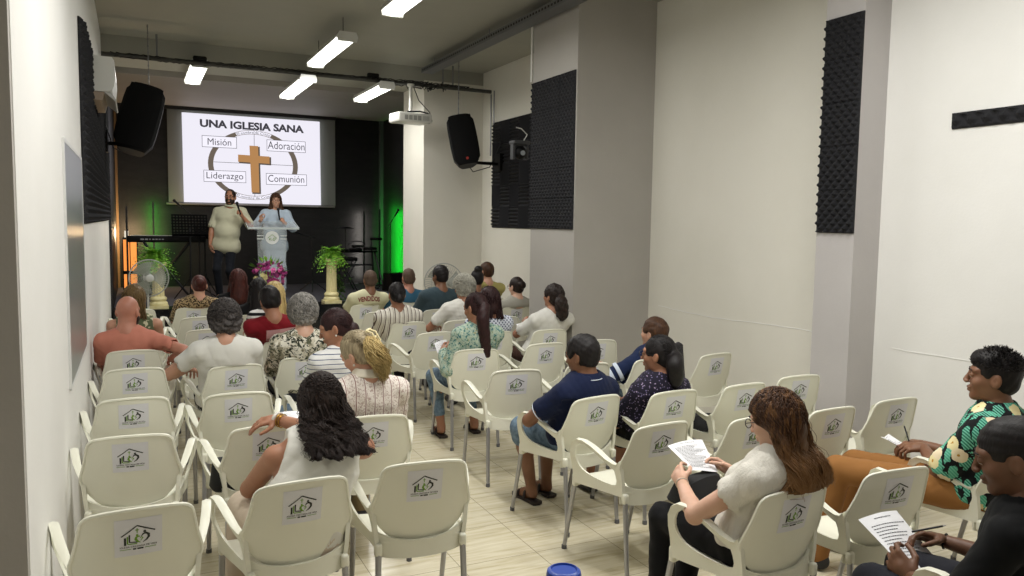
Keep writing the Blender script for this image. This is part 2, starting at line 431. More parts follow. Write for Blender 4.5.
    stroke([(.06, .02), (-.02, .03), (-.10, -.02), (-.12, -.12), (-.04, -.24), (.08, -.32)], [.02, .03, .04, .045, .035, .01], 1)
    stroke([(.12, .02), (.20, .14), (.32, .16), (.42, .08), (.43, -.06), (.34, -.20), (.18, -.32)], [.012, .028, .04, .045, .04, .03, .01], 0)
    stroke([(.06, -.08), (.12, -.02), (.18, -.08), (.08, -.22)], [.012, .022, .022, .01], 1)
    stroke([(-.24, -.64), (-.10, -.64)], .03, 0); stroke([(-.06, -.64), (.20, -.64)], .03, 0)
    for s_, u0, u1, v0, v1 in (('IGLESIA CRISTIANA DE VIDA', -.78, .78, -.55, -.45),):
        tv, tf = text_fit(s_, u0, u1, v0, v1, .01); b.cur = 0; b.add([Q(x, z) for x, z in tv], tf)
    stroke([(-.78, -.63), (-.32, -.63)], .012, 1); stroke([(.26, -.63), (.74, -.63)], .012, 1)
    b.build('logo', [ink, green_ink], st)
    return root
def copy_tree(o, parent=None):
    c = o.copy(); COL.objects.link(c)
    if parent: c.parent = parent
    for ch in o.children: copy_tree(ch, c)
    return c
proto = make_chair(); first = [True]
CH = 'white plastic armchair '
CHAIRS = [
 # column by the left wall (x, y of the back's top, turn, label)
 (-.022, 2.88, 3, 'empty, against the left wall, nearest the camera'), (-.022, 3.88, -3, 'empty, against the left wall, second from the camera'),
 (-.022, 4.70, 0, 'empty, against the left wall, third from the camera'), (-.022, 5.64, 2, 'empty, against the left wall, directly behind the bald man in salmon'),
 (-.02, 6.42, 0, 'holding the bald man in a salmon shirt'), (.02, 7.42, 0, 'holding the woman with short blond hair beside the left wall'),
 (.03, 8.35, 0, 'mostly hidden in front of the short-haired blond woman'), (.04, 9.3, 0, 'in the front row beside the left wall, behind the round fan'),
 (.55, 2.95, 4, 'holding the woman in a white tank top'), (.56, 3.83, 2, 'with the folded handout lying on its back'),
 (.53, 4.63, -2, 'empty, behind the grey-haired person in a white tee'), (.58, 5.53, 8, 'holding the grey-haired person in a white tee'),
 (.53, 6.42, 0, 'empty, directly in front of the grey-haired person in a white tee'), (.55, 7.42, 4, 'empty, second ahead of the grey-haired person in a white tee'),
 (.55, 8.37, 4, 'empty, directly behind the woman in leopard print'), (.58, 9.3, 4, 'holding the woman in leopard print'),
 (1.09, 2.99, -5, 'empty, at the aisle end of the back row left of the aisle'), (1.11, 3.82, -5, 'holding the woman with a cream hair clip'),
 (1.12, 4.68, -3, 'under the woman with a dark bun in thin navy stripes'), (1.12, 5.68, -4, 'holding the grey-haired woman in leafy camouflage print'),
 (1.12, 6.55, 0, 'holding the man in a maroon shirt'), (1.10, 7.62, 0, 'holding the woman in bold black and white stripes'),
 (1.15, 8.45, 0, 'holding the black-haired woman in black'), (1.07, 9.32, 0, 'holding the long brown-haired woman in the front row'),
 (2.25, 2.12, 3, 'holding the woman in a white ruffled blouse'), (2.36, 3.12, 5, 'empty, directly ahead of the long-haired woman in a white blouse'),
 (2.38, 3.77, 9, 'holding the man in a navy polo shirt'), (2.36, 4.68, -7, 'empty, directly ahead of the man in a navy polo'),
 (2.44, 5.57, -6, 'holding the woman with a very long dark ponytail'), (2.41, 6.56, 8, 'empty, behind the woman in vertical brown stripes'),
 (2.41, 7.32, 6, 'holding the woman in vertical brown stripes'), (2.42, 8.25, 0, 'empty, between the brown-striped woman and the man in cream'),
 (2.43, 9.03, 8, 'holding the man in a cream shirt with red letters'),
 (2.87, 2.13, -4, 'empty, between the white-blouse woman and the black-shirt man'), (2.93, 3.05, 3, 'half hidden behind the long-haired woman in a white blouse'),
 (2.90, 3.73, 3, 'holding the woman in purple floral print'), (2.92, 4.72, 0, 'mostly hidden behind the head of the man in a navy polo'),
 (3.06, 5.65, 3, 'empty, behind the woman in a white tee with curly ponytail'), (2.93, 6.43, 4, 'holding the woman in a blue dotted blouse'),
 (2.97, 7.30, 4, 'holding the white-haired woman in white'), (3.06, 8.29, 8, 'holding the young man in a dark teal tee'),
 (2.97, 9.12, 0, 'holding the short-haired man in a blue shirt'),
 (3.74, 2.13, -6, 'holding the young man in a tropical flowered shirt'), (3.46, 3.03, 2, 'empty, directly ahead of the man in a tropical flowered shirt'),
 (3.46, 3.73, 3, 'empty, partly hidden behind the top of the long brown hair'), (3.50, 4.72, 0, 'holding the man in navy with white sleeve stripes'),
 (3.62, 5.66, -8, 'empty, against the wall ahead of the man with white sleeve stripes'), (3.50, 6.38, 2, 'holding the woman in a plain white tee with curly ponytail'),
 (3.50, 7.42, 0, 'empty, directly ahead of the white tee woman near the pillar'), (3.66, 9.1, 0, 'holding the woman with a high black bun'),
 (4.03, 3.06, 0, 'empty, tilted beside the near right wall ahead of the tropical shirt'), (4.04, 3.81, -2, 'empty, in front of the grey pillar with the narrow foam strip'),
 (4.05, 4.72, 8, 'empty, with a black bag leaning beside its seat, near the right wall'), (4.09, 8.29, 0, 'holding the woman in a pale grey cardigan'),
 (4.22, 9.3, 0, 'holding the man in a yellow shirt'), (2.63, 1.28, 0, 'under the man in a black tee shirt'),
]
CHAIR_AT = {}
CH_POS = [[c[0], c[1]] for c in CHAIRS]
for _ in range(30):      # neighbours in a row stand arm to arm, never through one another
    for i in range(len(CH_POS)):
        for j in range(i):
            a_, b_ = CH_POS[i], CH_POS[j]; d_ = a_[0]-b_[0]
            if abs(a_[1]-b_[1]) < .5 and abs(d_) < .552:
                k_ = (.552-abs(d_))/2*(1 if d_ > 0 else -1); a_[0] += k_; b_[0] -= k_
    for p_ in CH_POS: p_[0] = min(max(p_[0], -.022), 4.40)
for (x, y), (_x, _y, a, lab) in zip(CH_POS, CHAIRS):
    o = proto if first[0] else copy_tree(proto); first[0] = False
    o.location = (x, y+.30, 0); o.rotation_euler = (0, 0, math.radians(a))
    tag(o, CH+lab, 'chair', 'rows of white plastic armchairs'); CHAIR_AT[lab] = o
# ================================================================== ceiling fittings
lamp_body = mat('lamp_housing_white', '#d5d6d2', .4); tube_m = mat('lamp_diffuser_lit', '#ffffff', .3, emit='#fffff4', estr=5)
dark_metal = mat('dark_metal', '#26272a', .45, metal=.6); steel = mat('galvanised_steel', '#8b8c8e', .4, metal=.8)
black_plastic = mat('black_plastic', '#09090a', .55, spec=.2); cable_m = mat('black_cable', '#0f0f10', .6); white_plastic = mat('white_plastic', '#dcdcd6', .4)
def lamp(x, y0, y1, z, label, vis=True, watts=None):
    L = y1-y0; r = empty('ceiling_lamp', (x, (y0+y1)/2, z)); tag(r, label, 'ceiling lamp', 'hanging twin-tube ceiling lamps')
    b = MB(); b.poly([(-.11, 0), (.11, 0), (.085, .05), (-.085, .05)], -L/2, L/2); b.build('housing', lamp_body, r, smooth=30)
    b = MB(); prof = [(.10*math.cos(t*math.pi/8), -.05*math.sin(t*math.pi/8)) for t in range(9)]
    b.poly(prof, -L/2+.03, L/2-.03); b.build('diffuser', tube_m, r, smooth=50)
    for s in (-1, 1):
        MB().poly([(-.10, -.045), (.10, -.045), (.112, 0), (.09, .055), (-.09, .055), (-.112, 0)], s*L/2-.015, s*L/2+.015).build('end_cap', lamp_body, r)
        MB().tube([(0, s*L*.38, .045), (0, s*L*.38, (ZC-z-.003 if y0 < 10 else .11))], .004, 6).build('rod', dark_metal, r)
    area('lamp_light', (x, (y0+y1)/2, z-.066), .16, L-.06, watts or LAMP_W)
    return r
lamp(2.09, 8.42, 10.05, 3.73, 'twin-tube lamp hanging on two thin rods, nearest in full view')
lamp(2.05, 10.3, 11.85, 3.58, 'twin-tube lamp behind the cross pipe, above the projection screen', watts=26)
lamp(3.07, 10.25, 11.6, 3.58, 'twin-tube lamp beside the projector mount', watts=16)
lamp(.79, 10.62, 12.0, 3.70, 'small end-on lamp on the cross pipe, closest to the left wall', watts=22)
lamp(2.22, 5.75, 7.25, 3.74, 'twin-tube lamp cut by the top edge of the photo')
lamp(2.2, 2.3, 3.9, 3.74, 'twin-tube lamp above the back rows, over the empty aisle', watts=LAMP_W*1.35)
lamp(3.2, 1.7, 3.3, 3.74, 'twin-tube lamp over the near end by the right wall', watts=LAMP_W*.95)
lamp(.7, 2.6, 4.2, 3.74, 'twin-tube lamp over the back rows by the left wall', watts=LAMP_W*.9)
lamp(1.6, -1.4, .2, 3.74, 'twin-tube lamp behind the photographer', watts=LAMP_W*.45)
# white duct across the top of the picture
b = MB(); b.tube([(-.25, 7.08, 3.86), (2.0, 7.05, 3.86)], .085, 16); tag(b.build('duct', mat('duct_white', '#bfbdb0', .5), smooth=True), 'round white duct crossing the ceiling ahead of the nearest lamp', 'duct')
# cross pipe with lights, cables
r = empty('lighting_pipe', (0, 10.5, 3.69)); tag(r, 'long dark lighting pipe spanning the room below the ceiling beam', 'pipe')
b = MB(); b.tube([(XL+.01, 0, 0), (4.69, 0, -.02)], .026, 10); b.build('pipe', mat('grey_pipe', '#4c4c4a', .5, metal=.4), r, smooth=True)
b = MB()
for k in range(6):
    pts = [(x/6.0+.02*k-.2, .03*math.sin(x*1.9+k*2), .032*math.cos(x*1.9+k*2)) for x in range(0, 28)]
    b.tube(pts, .006, 5)
b.build('cable', cable_m, r, smooth=True)
for x in (.3, 3.95, 4.1):
    MB().tube([(x, 0, .02), (x, 0, .285 if x < 3 else .288)], .012, 8).build('hanger', steel, r)
for x in (.78, 2.95): MB().rbox((x, 0, .05), (.16, .07, .06), .02).build('clamp', black_plastic, r, smooth=True)
b = MB()
rr = random.Random(4)
for k in range(9):
    x = 3.0+rr.uniform(-.1, .75); pts = []
    for i in range(9): pts.append((x+i*.05+rr.uniform(-.03, .03), rr.uniform(-.06, .06), -.02-.10*math.sin(i/8*math.pi)*rr.uniform(.2, 1)+rr.uniform(0, .06)))
    b.tube(pts, .007, 5)
b.build('cable_tangle', cable_m, r, smooth=True)
# tray
r = empty('cable_tray', (3.68, 0, 3.82)); tag(r, 'grey perforated cable tray running lengthwise under the ceiling', 'cable tray')
b = MB(); b.box((0, 8.35, 0), (.16, 4.1, .006)); b.box((-.08, 8.35, .03), (.006, 4.1, .06)); b.box((.08, 8.35, .03), (.006, 4.1, .06)); b.build('tray', mat('tray_grey', '#6d6e70', .45, metal=.5), r)
b = MB()
for k in range(6): b.tube([(-.06+k*.024+.008*math.sin(i*.9+k), 6.3+i*.2, .016) for i in range(21)], .009, 6)
b.build('cable', cable_m, r, smooth=True)
for i in range(60):
    pass
b = MB()
for i in range(64): b.box((-.0838, 6.36+i*.063, .03), (.002, .035, .022))
b.build('slot', cable_m, r)
for y in (6.6, 8.3, 10.1): MB().tube([(0, y, .03), (0, y, .157)], .006, 6).build('hanger', steel, r)
# white conduits at the middle pillar
tag(MB().tube([(3.80, 7.47, 3.27), (3.80, 7.47, 3.9)], .012, 8).build('conduit', white_plastic, smooth=True), 'thin white conduit running down the far edge of the middle pillar', 'conduit')
b = MB(); b.tube([(4.66, 10.42, 2.75), (4.66, 10.42, 3.62)], .012, 8); b.tube([(4.66, 10.32, 3.2), (4.66, 10.32, 3.66)], .010, 8)
tag(b.build('conduit', steel, smooth=True), 'pair of thin vertical conduits beside the hanging speaker on the right', 'conduit')
# projector
r = empty('projector', (3.47, 10.47, 3.20), math.radians(8)); tag(r, 'white ceiling projector hanging on a short white pole', 'projector')
MB().rbox((0, 0, 0), (.50, .34, .13), .025).build('body', white_plastic, r, smooth=True)
b = MB()
for i in range(4): b.rbox((-.145+i*.066, -.172, -.004), (.05, .008, .062), .003)
b.build('vent', mat('vent_grey', '#9c9d98', .6), r)
b = MB()
for i in range(9): b.box((.11+i*.011, -.1705, 0), (.004, .004, .06))
b.build('grille', mat('vent_grey', '#9c9d98', .6), r)
MB().lathe([(.035, 0), (.04, .03), (.03, .032)], (.1, .17, 0), 16, 'y').build('lens', black_plastic, r, smooth=True)
b = MB(); b.lathe([(.03, .05), (.05, .07), (.05, .08), (.024, .09), (.024, .47)], (0, 0, 0), 14); b.lathe([(.05, .44), (.05, .47)], (0, 0, 0), 14); b.build('mount_pole', white_plastic, r, smooth=35)
b = MB(); b.tube([(.03, 0, .47), (.1, -.05, .25), (.24, -.1, .1), (.28, -.1, -.02), (.2, -.16, -.06)], .006, 6); b.tube([(-.06, -.02, .09), (.1, -.08, .1), (.2, -.15, .07)], .012, 6); b.build('cable', cable_m, r, smooth=True)
# air conditioner
r = empty('air_conditioner', (XL, 7.2, 2.80)); tag(r, 'white wall air conditioner seen end-on above the hanging speaker', 'air conditioner')
b = MB(); b.poly([(0.0, .0), (.14, .0), (.175, .015), (.19, .05), (.20, .14), (.195, .25), (.18, .275), (0, .28)], 0, .9, 'xz'); b.build('body', white_plastic, r, smooth=40)
b = MB(); b.poly([(.10, .0), (.16, .006), (.205, -.06), (.195, -.068), (.13, -.012)], .03, .87, 'xz'); b.build('flap', mat('flap_grey', '#b9bab7', .5), r)
b = MB(); b.poly([(.03, -.07), (.10, -.07), (.12, -.002), (.03, -.002)], .01, .89, 'xz'); b.build('drain_tray', mat('tan_plastic', '#a08f7e', .6), r)

def speaker(loc, rot, label, chain_top, wallx, sc_=1.0):
    r = empty('hanging_speaker', loc); tag(r, label, 'loudspeaker', 'hanging loudspeakers')
    R = Matrix.Rotation(rot[2], 3, 'Z') @ Matrix.Rotation(rot[0], 3, 'X') @ Matrix.Rotation(rot[1], 3, 'Y')
    b = MB(); rings = []
    for t in np.linspace(0, 1, 9):
        z = -.34+.68*t; wd = .19-.025*abs(2*t-1)**3-(.03 if t in (0, 1) else 0)
        sec = [(-wd, -.13), (-wd*.6, -.155), (0, -.165), (wd*.6, -.155), (wd, -.13), (wd*.95, .0), (wd*.6, .13), (wd*.3, .15), (-wd*.3, .15), (-wd*.6, .13), (-wd*.95, 0)]
        if t in (0, 1): sec = [(x*.92, y*.88) for x, y in sec]
        rings.append([R @ (Vector((x, y, z))*sc_) for x, y in sec])
    b.loft(rings, cap=True); b.build('cabinet', black_plastic, r, smooth=45)
    b = MB(); g = []
    for t in np.linspace(-.94, .94, 9): g.append([R @ (Vector((u*.165*(1-.12*abs(t)**3), -.170+.014*u*u, .34*t))*sc_) for u in np.linspace(-1, 1, 7)])
    b.loft(g, closed=False); b.build('grille', mat('speaker_grille', '#070708', .7, spec=.15, metal=.0, bumpn=(300, .6, .003)), r)
    MB().lathe([(.018, 0), (.018, .004)], tuple(R @ Vector((0, -.176, -.27))), 12, 'y').build('badge', mat('badge_red', '#b3382f', .4), r)
    b = MB(); top = R @ Vector((0, 0, .33*sc_)); L = chain_top-loc[2]-top.z; n = int(L/.035)
    for i in range(n):
        z = top.z+L*(i+.5)/n; b.lathe([(.006, -.017), (.006, .017)], (top.x, top.y, z), 5)
        b.box((top.x, top.y, z), (.016 if i % 2 else .005, .005 if i % 2 else .016, .028))
    b.build('chain', steel, r)
    b = MB(); q = R @ Vector((0, .14, -.24)); wx = wallx-loc[0]
    b.tube([q, (wx*.5, q.y+.1, q.z+.0), (wx*.92, q.y+.12, q.z)], .022, 8); b.box((wx*.955, q.y+.12, q.z+.02), (.10, .18, .24)); b.ball(q, .04); b.build('bracket', black_plastic, r, smooth=40)
    b = MB(); b.tube([q, (wx*.3, q.y+.05, q.z-.13), (wx*.7, q.y+.1, q.z-.05), (wx*.95, q.y+.1, q.z+.3)], .007, 6); b.build('cable', cable_m, r, smooth=True)
speaker((.10, 9.9, 2.88), (math.radians(-10), math.radians(14), math.radians(-4)), 'black speaker on a chain beside the air conditioner', 3.96, XL, 1.12)
speaker((4.02, 9.9, 2.87), (math.radians(-10), math.radians(-11), math.radians(-20)), 'black speaker on a chain beside the projector, bracketed to the wall', 3.96, XR)
# moving head lamp on the foam
r = empty('moving_head_lamp', (4.23, 8.6, 2.66)); tag(r, 'small dark stage lamp on an arm in front of the foam panels', 'stage lamp')
MB().rbox((0, 0, .10), (.22, .16, .05), .015).build('base', mat('lamp_dark_grey', '#3f4043', .5), r, smooth=True)
b = MB(); b.box((-.09, 0, 0), (.03, .08, .2)); b.box((.09, 0, 0), (.03, .08, .2)); b.build('yoke', mat('lamp_dark_grey', '#3f4043', .5), r)
MB().ball((0, -.02, -.02), (.075, .09, .085), 14, 10).build('head', black_plastic, r, smooth=True)
MB().lathe([(.03, 0), (.03, .01)], (-.01, -.11, -.03), 12, 'y').build('lens', mat('lens_pale', '#9aa0a4', .1), r)
b = MB(); b.tube([(.1, 0, .1), (XR-4.23, .1, .1)], .016, 8); b.build('arm', black_plastic, r)
b = MB(); b.tube([(.05, 0, .12), (.09, -.02, .2), (.02, 0, .27), (-.05, 0, .28)], .007, 6); b.build('cable', white_plastic, r, smooth=True)

# ================================================================== projection screen
r = empty('projection_screen', (0, 15.9, 0)); tag(r, 'pull-down projection screen showing a slide with a wooden cross', 'screen')
MB().poly([(.60, 2.08), (3.69, 2.08), (3.69, 3.80), (.60, 3.80)], .0, .006).build('fabric', mat('screen_cloth_border', '#8f918c', .8), r)
MB().box((2.12, -.005, 3.815), (3.16, .09, .07)).build('case', mat('case_black', '#1b1b1d', .5), r)
MB().tube([(.56, 0, 2.055), (3.68, 0, 2.055)], .02, 8).build('weight_bar', mat('bar_grey', '#8b8784', .4), r)
slide = MB().poly([(.86, 2.085), (3.40, 2.085), (3.38, 3.735), (.85, 3.735)], -.006, -.002).build('slide', mat('slide_white_lit', '#000000', .9, emit='#f4f1fc', estr=1.02), r)
s_ink = mat('slide_ink', '#000000', .9, emit='#3a3840', estr=.8); s_box = mat('slide_box_white', '#000000', .9, emit='#f7f4ff', estr=1.06)
s_ring = mat('slide_ring_brown', '#000000', .9, emit='#75685a', estr=.8); s_wood = mat('slide_wood', '#000000', .9, emit='#c58f55', estr=.85); s_woodd = mat('slide_wood_shade', '#000000', .9, emit='#5e5348', estr=.8)
def flat(b, pts, y): b.add([(x, y, z) for x, z in pts], [tuple(range(len(pts)))])
b = MB(); cx, cz = 2.12, 2.82
def ringarc(a0, a1, r0, r1, y, n=40):
    for i in range(n):
        t0, t1 = math.radians(a0+(a1-a0)*i/n), math.radians(a0+(a1-a0)*(i+1)/n)
        flat(b, [(cx+r0*math.cos(t0), cz+r0*.80*math.sin(t0)), (cx+r1*math.cos(t0), cz+r1*.80*math.sin(t0)), (cx+r1*math.cos(t1), cz+r1*.80*math.sin(t1)), (cx+r0*math.cos(t1), cz+r0*.80*math.sin(t1))], y)
ringarc(0, 360, .735, .83, -.008, 72); b.build('ring', s_ring, slide)
for q_ in ((66, 114), (245, 295)): b = MB(); ringarc(q_[0], q_[1], .745, .82, -.009); b.build('banner_back', s_box, slide)
for w_, a0, a1, top in (('El nombre de Cristo', 113, 67, 1), ('El nombre de Cristo', 246, 294, 0)):
    tv, tf = text_fit(w_, 0, 1, 0, 1, .0)
    P = []
    for x, z in tv:
        a = math.radians(a0+(a1-a0)*x); rad = (.755+.055*z) if top else (.81-.055*z)
        P.append((cx+rad*math.cos(a), -.0105, cz+rad*.80*math.sin(a)))
    MB().add(P, tf).build('banner_text', s_ink, slide)
b = MB(); flat(b, [(1.39, 2.856), (2.85, 2.850), (2.85, 2.842), (1.39, 2.848)], -.009); flat(b, [(2.125, 2.2), (2.133, 2.2), (2.133, 3.48), (2.125, 3.48)], -.009); b.build('line', s_ink, slide)
cr = [(2.04, 3.19), (2.20, 3.19), (2.20, 3.0), (2.41, 3.0), (2.41, 2.86), (2.20, 2.86), (2.21, 2.30), (2.07, 2.30), (2.05, 2.87), (1.83, 2.88), (1.83, 3.01), (2.04, 3.01)]
def crosspoly(b, dx, dz, y, e=0):
    X = lambda x: x+dx; Z = lambda z: z+dz
    for q in ([(2.04-e, 3.19+e), (2.20+e, 3.19+e), (2.215+e, 2.30-e), (2.07-e, 2.30-e)], [(1.83-e, 3.01+e), (2.41+e, 3.0+e), (2.41+e, 2.86-e), (1.83-e, 2.875-e)]): flat(b, [(X(x), Z(z)) for x, z in q], y-(.0002 if q[0][0] < 1.9 else 0))
b = MB(); crosspoly(b, .022, -.02, -.012, .008); b.build('cross_edge', s_woodd, slide)
b = MB(); crosspoly(b, 0, 0, -.014); b.build('cross', s_wood, slide)
for t, x0, x1, z0, z1, tx0, tx1, tz0, tz1 in (('Misión', 1.19, 1.81, 3.12, 3.335, 1.29, 1.71, 3.165, 3.29), ('Adoración', 2.36, 3.10, 3.105, 3.325, 2.38, 3.08, 3.15, 3.295), ('Liderazgo', 1.21, 1.97, 2.475, 2.695, 1.26, 1.92, 2.50, 2.66), ('Comunión', 2.34, 3.12, 2.46, 2.68, 2.38, 3.07, 2.515, 2.65)):
    b = MB(); flat(b, [(x0, z0), (x1, z0), (x1, z1), (x0, z1)], -.015); bx = b.build('label_box', s_box, slide)
    b = MB(); e = .008
    for q in ([(x0, z0), (x1, z0), (x1, z0+e), (x0, z0+e)], [(x0, z1-e), (x1, z1-e), (x1, z1), (x0, z1)], [(x0, z0), (x0+e, z0), (x0+e, z1), (x0, z1)], [(x1-e, z0), (x1, z0), (x1, z1), (x1-e, z1)]): flat(b, q, -.017)
    tv, tf = text_fit(t, tx0, tx1, tz0, tz1, -.002); b.add([(x, -.017, z) for x, z in tv], tf); b.build('label_text', s_ink, slide)
tv, tf = text_fit('UNA IGLESIA SANA', 1.16, 3.07, 3.487, 3.635, .042)
MB().add([(x, -.012, z) for x, z in tv], tf).build('title', s_ink, slide)
area('screen_glow', (2.12, 15.8, 2.9), 2.5, 1.6, 14, (.93, .93, 1), (math.radians(90), 0, 0))

# ================================================================== stage things
def cyl(b, p, q, r, n=8): b.tube([p, q], r, n)
# LED light poles
led_off = mat('led_pole', '#15161a', .4)
def ledpole(x, y, z1, label, col, watts, rot, face, h=1.0):
    r = empty('light_pole', (x, y, .5)); tag(r, label, 'light pole', 'thin LED light poles')
    b = MB(); b.box((0, 0, (z1-.5)/2+.02), (.03, .03, z1-.5)); b.build('pole', led_off, r)
    b = MB(); b.lathe([(.11, 0), (.11, .015), (.03, .03)], (0, 0, 0), 16); b.build('base', led_off, r, smooth=30)
    if watts:
        b = MB(); b.box((face[0]*.0155, face[1]*.0155, (z1-.5)/2+.05), (.001 if face[0] else .014, .001 if face[1] else .014, z1-.62)); b.build('led_strip', mat('led_'+label[:6], '#000000', .5, emit=col, estr=4), r)
        c = srgb(col)[:3]; area('led_light', (x+face[0]*.03, y+face[1]*.03, (z1+.5)/2+.05), .03, z1-.62, watts, c, rot)
B90 = math.radians(90)
ledpole(.33, 15.72, 2.05, 'slim pole glowing green on the wall behind the keyboard', '#18e03a', 9, (B90, 0, 0), (0, 1))
ledpole(4.24, 15.75, 1.95, 'slim pole glowing white on the wall behind the drums', '#fff4ec', 5, (B90, 0, 0), (0, 1))
ledpole(4.42, 15.25, 2.0, 'slim pole washing the side wall with green light', '#10e030', 48, (B90, 0, -B90), (1, 0))
ledpole(-.10, 14.6, 1.96, 'dark unlit pole at the far left of the stage', '#ffffff', 0, (0, 0, 0), (0, 1))
# warm lantern box
r = empty('lantern', (-.06, 14.75, .5)); tag(r, 'tall lantern with orange glowing panels at the left edge of the stage', 'lantern')
b = MB()
for x in (-.11, 0, .11): b.box((x, -.09, .46), (.014, .014, .94))
for z in (.0, .34, .36, .93): b.box((0, -.09, z+.01), (.23, .014, .02))
for x in (-.11, .11): b.box((x, .09, .46), (.014, .014, .94))
b.box((0, .09, .93), (.23, .014, .02)); b.build('frame', black_plastic, r)
amber = mat('amber_panel_lit', '#e09050', .6, emit='#ff9c48', estr=1.1)
for z0, z1 in ((.10, .33), (.39, .91)): MB().box((0, -.078, (z0+z1)/2), (.20, .006, z1-z0)).build('panel', amber, r)
b = MB(); b.lathe([(.03, .94), (.03, 1.06)], (-.05, -.05, 0), 10); b.build('candle', mat('candle_lit', '#ffffff', .5, emit='#fff6e0', estr=.9), r)
d = bpy.data.lights.new('lantern_light', 'POINT'); d.energy = 42; d.color = (1, .66, .36); d.shadow_soft_size = .1
o = bpy.data.objects.new('lantern_light', d); o.location = (-.02, 15.45, 1.5); COL.objects.link(o)
# keyboard on X stand
r = empty('keyboard', (.48, 13.75, .5)); tag(r, 'black stage keyboard on an X-shaped stand at the left of the stage', 'keyboard')
b = MB(); b.rbox((0, 0, .95), (1.15, .30, .10), .02); kb = b.build('body', black_plastic, r, smooth=True)
b = MB(); b.cur = 0
for i in range(36): b.box((-.52+i*.0295, -.03+.06, 1.002), (.027, .15, .012))
b.build('key', mat('key_white', '#d8d8d2', .3), kb)
lm = MB()
for x_, w_ in ((-.36, .05), (-.30, .04), (-.25, .02), (-.20, .03), (-.155, .03), (-.11, .03), (-.065, .03)): lm.box((x_, -.1515, .948), (w_, .002, .022 if w_ > .03 else .016))
lm.build('maker_marks', mat('lettering_grey', '#8c8d92', .5), kb)
b = MB()
for y in (-.1, .12):
    cyl(b, (-.32, y, .02), (.34, y, .9), .018); cyl(b, (.32, y, .02), (-.34, y, .9), .018)
for x in (-.34, .34): cyl(b, (x, -.16, .9), (x, .16, .9), .016); cyl(b, (x*.95, -.2, .02), (x*.95, .2, .02), .018)
b.build('stand', dark_metal, r, smooth=True)
# music stand
def music_stand(x, y, z, w_, h_, tilt, label, rz=0):
    r = empty('music_stand', (x, y, .5), rz); tag(r, label, 'music stand', 'music stands')
    R = Matrix.Rotation(tilt, 3, 'X'); b = MB(); nx, nz = 11, 7
    for i in range(nx+1): b.box(R @ Vector((-w_/2+w_*i/nx, 0, h_/2))+Vector((0, 0, z-.5)), (w_/nx*.45, .006, h_), R)
    for j in range(nz+1): b.box(R @ Vector((0, 0, h_*j/nz))+Vector((0, 0, z-.5)), (w_+.03, .006, h_/nz*.5), R)
    b.box(R @ Vector((0, -.03, 0))+Vector((0, 0, z-.5)), (w_, .06, .008), R); b.build('desk', mat('matt_black', '#0b0b0c', .9, spec=.1), r)
    b = MB(); cyl(b, (0, .03, .25), (0, .03, z-.5+.12), .012); cyl(b, (0, .03, .1), (0, .03, .4), .018)
    for k in range(3): a = k*2.094+.5; cyl(b, (0, .03, .35), (.28*math.cos(a), .03+.28*math.sin(a), .012), .009)
    b.build('stand', dark_metal, r, smooth=True)
music_stand(.80, 13.3, 1.52, .50, .34, math.radians(-22), 'wide perforated black music stand beside the keyboard')
music_stand(1.06, 13.75, 1.46, .30, .22, math.radians(-22), 'smaller music stand half hidden behind the man in cream', .3)
def mic_stand(x, y, h, boom, label):
    r = empty('microphone_stand', (x, y, .5)); tag(r, label, 'microphone stand', 'microphone stands'); b = MB()
    cyl(b, (0, 0, .12), (0, 0, h), .010)
    for k in range(3): a = k*2.094+.3; cyl(b, (0, 0, .2), (.26*math.cos(a), .26*math.sin(a), .012), .008)
    b.build('stand', dark_metal, r, smooth=True)
    q = Vector((boom[0], boom[1], h+boom[2])); b = MB(); cyl(b, Vector((-boom[0]*.35, -boom[1]*.35, h-boom[2]*.35)), q, .007); b.build('boom', dark_metal, r, smooth=True)
    b = MB(); dd = q.normalized(); u = (Vector(q)-Vector((0, 0, h))).normalized(); b.tube([q, q+u*.12], [.012, .018], 10); b.ball(q+u*.14, .026, 10, 8); b.build('microphone', dark_metal, r, smooth=True)
mic_stand(.95, 13.6, 1.25, (-.26, -.1, .22), 'boom microphone angled over the keyboard music stand')
mic_stand(4.38, 14.4, 1.25, (.06, -.1, .14), 'microphone stand in front of the green wall light')
mic_stand(2.90, 14.3, .98, (-.22, -.1, .06), 'low microphone stand left of the fern column on the right')
# electronic drum kit
r = empty('drum_kit', (3.82, 14.7, .5)); tag(r, 'black electronic drum kit with pads on a tubular rack', 'drum kit')
b = MB()
for x in (-.36, .34): cyl(b, (x, 0, 0), (x*.85, 0, .72), .018); cyl(b, (x, -.25, .01), (x, .25, .01), .018)
cyl(b, (-.4, 0, .70), (.4, 0, .70), .018); cyl(b, (-.3, 0, .45), (.3, 0, .45), .016); cyl(b, (.34, 0, .7), (.44, -.3, .0), .018); cyl(b, (-.22, 0, .7), (-.22, 0, 1.15), .010); cyl(b, (.28, 0, .7), (.28, 0, .98), .010)
b.tube([(-.2, -.1, .84), (-.1, -.1, .9), (.05, -.1, .9), (.14, -.1, .84)], .010, 8); b.build('rack', dark_metal, r, smooth=True)
for x, y, z, rd in ((-.05, -.1, .74, .13), (.22, -.14, .76, .13), (.36, -.05, .94, .12), (-.3, -.1, .72, .11)):
    MB().lathe([(rd*.9, -.02), (rd, 0), (rd, .02), (rd*.9, .03)], (x, y, z), 18).build('drum_pad', black_plastic, r, smooth=30)
MB().lathe([(.01, .03), (.06, .025), (.17, .0), (.165, -.006), (.01, .0)], (-.22, 0, 1.14), 20).build('cymbal', black_plastic, r, smooth=True)
MB().rbox((.02, .05, .80), (.2, .12, .05), .01).build('sound_module', black_plastic, r)
r = empty('drum_stool', (3.55, 14.35, .5)); tag(r, 'black folding stool in front of the drum kit', 'stool'); b = MB()
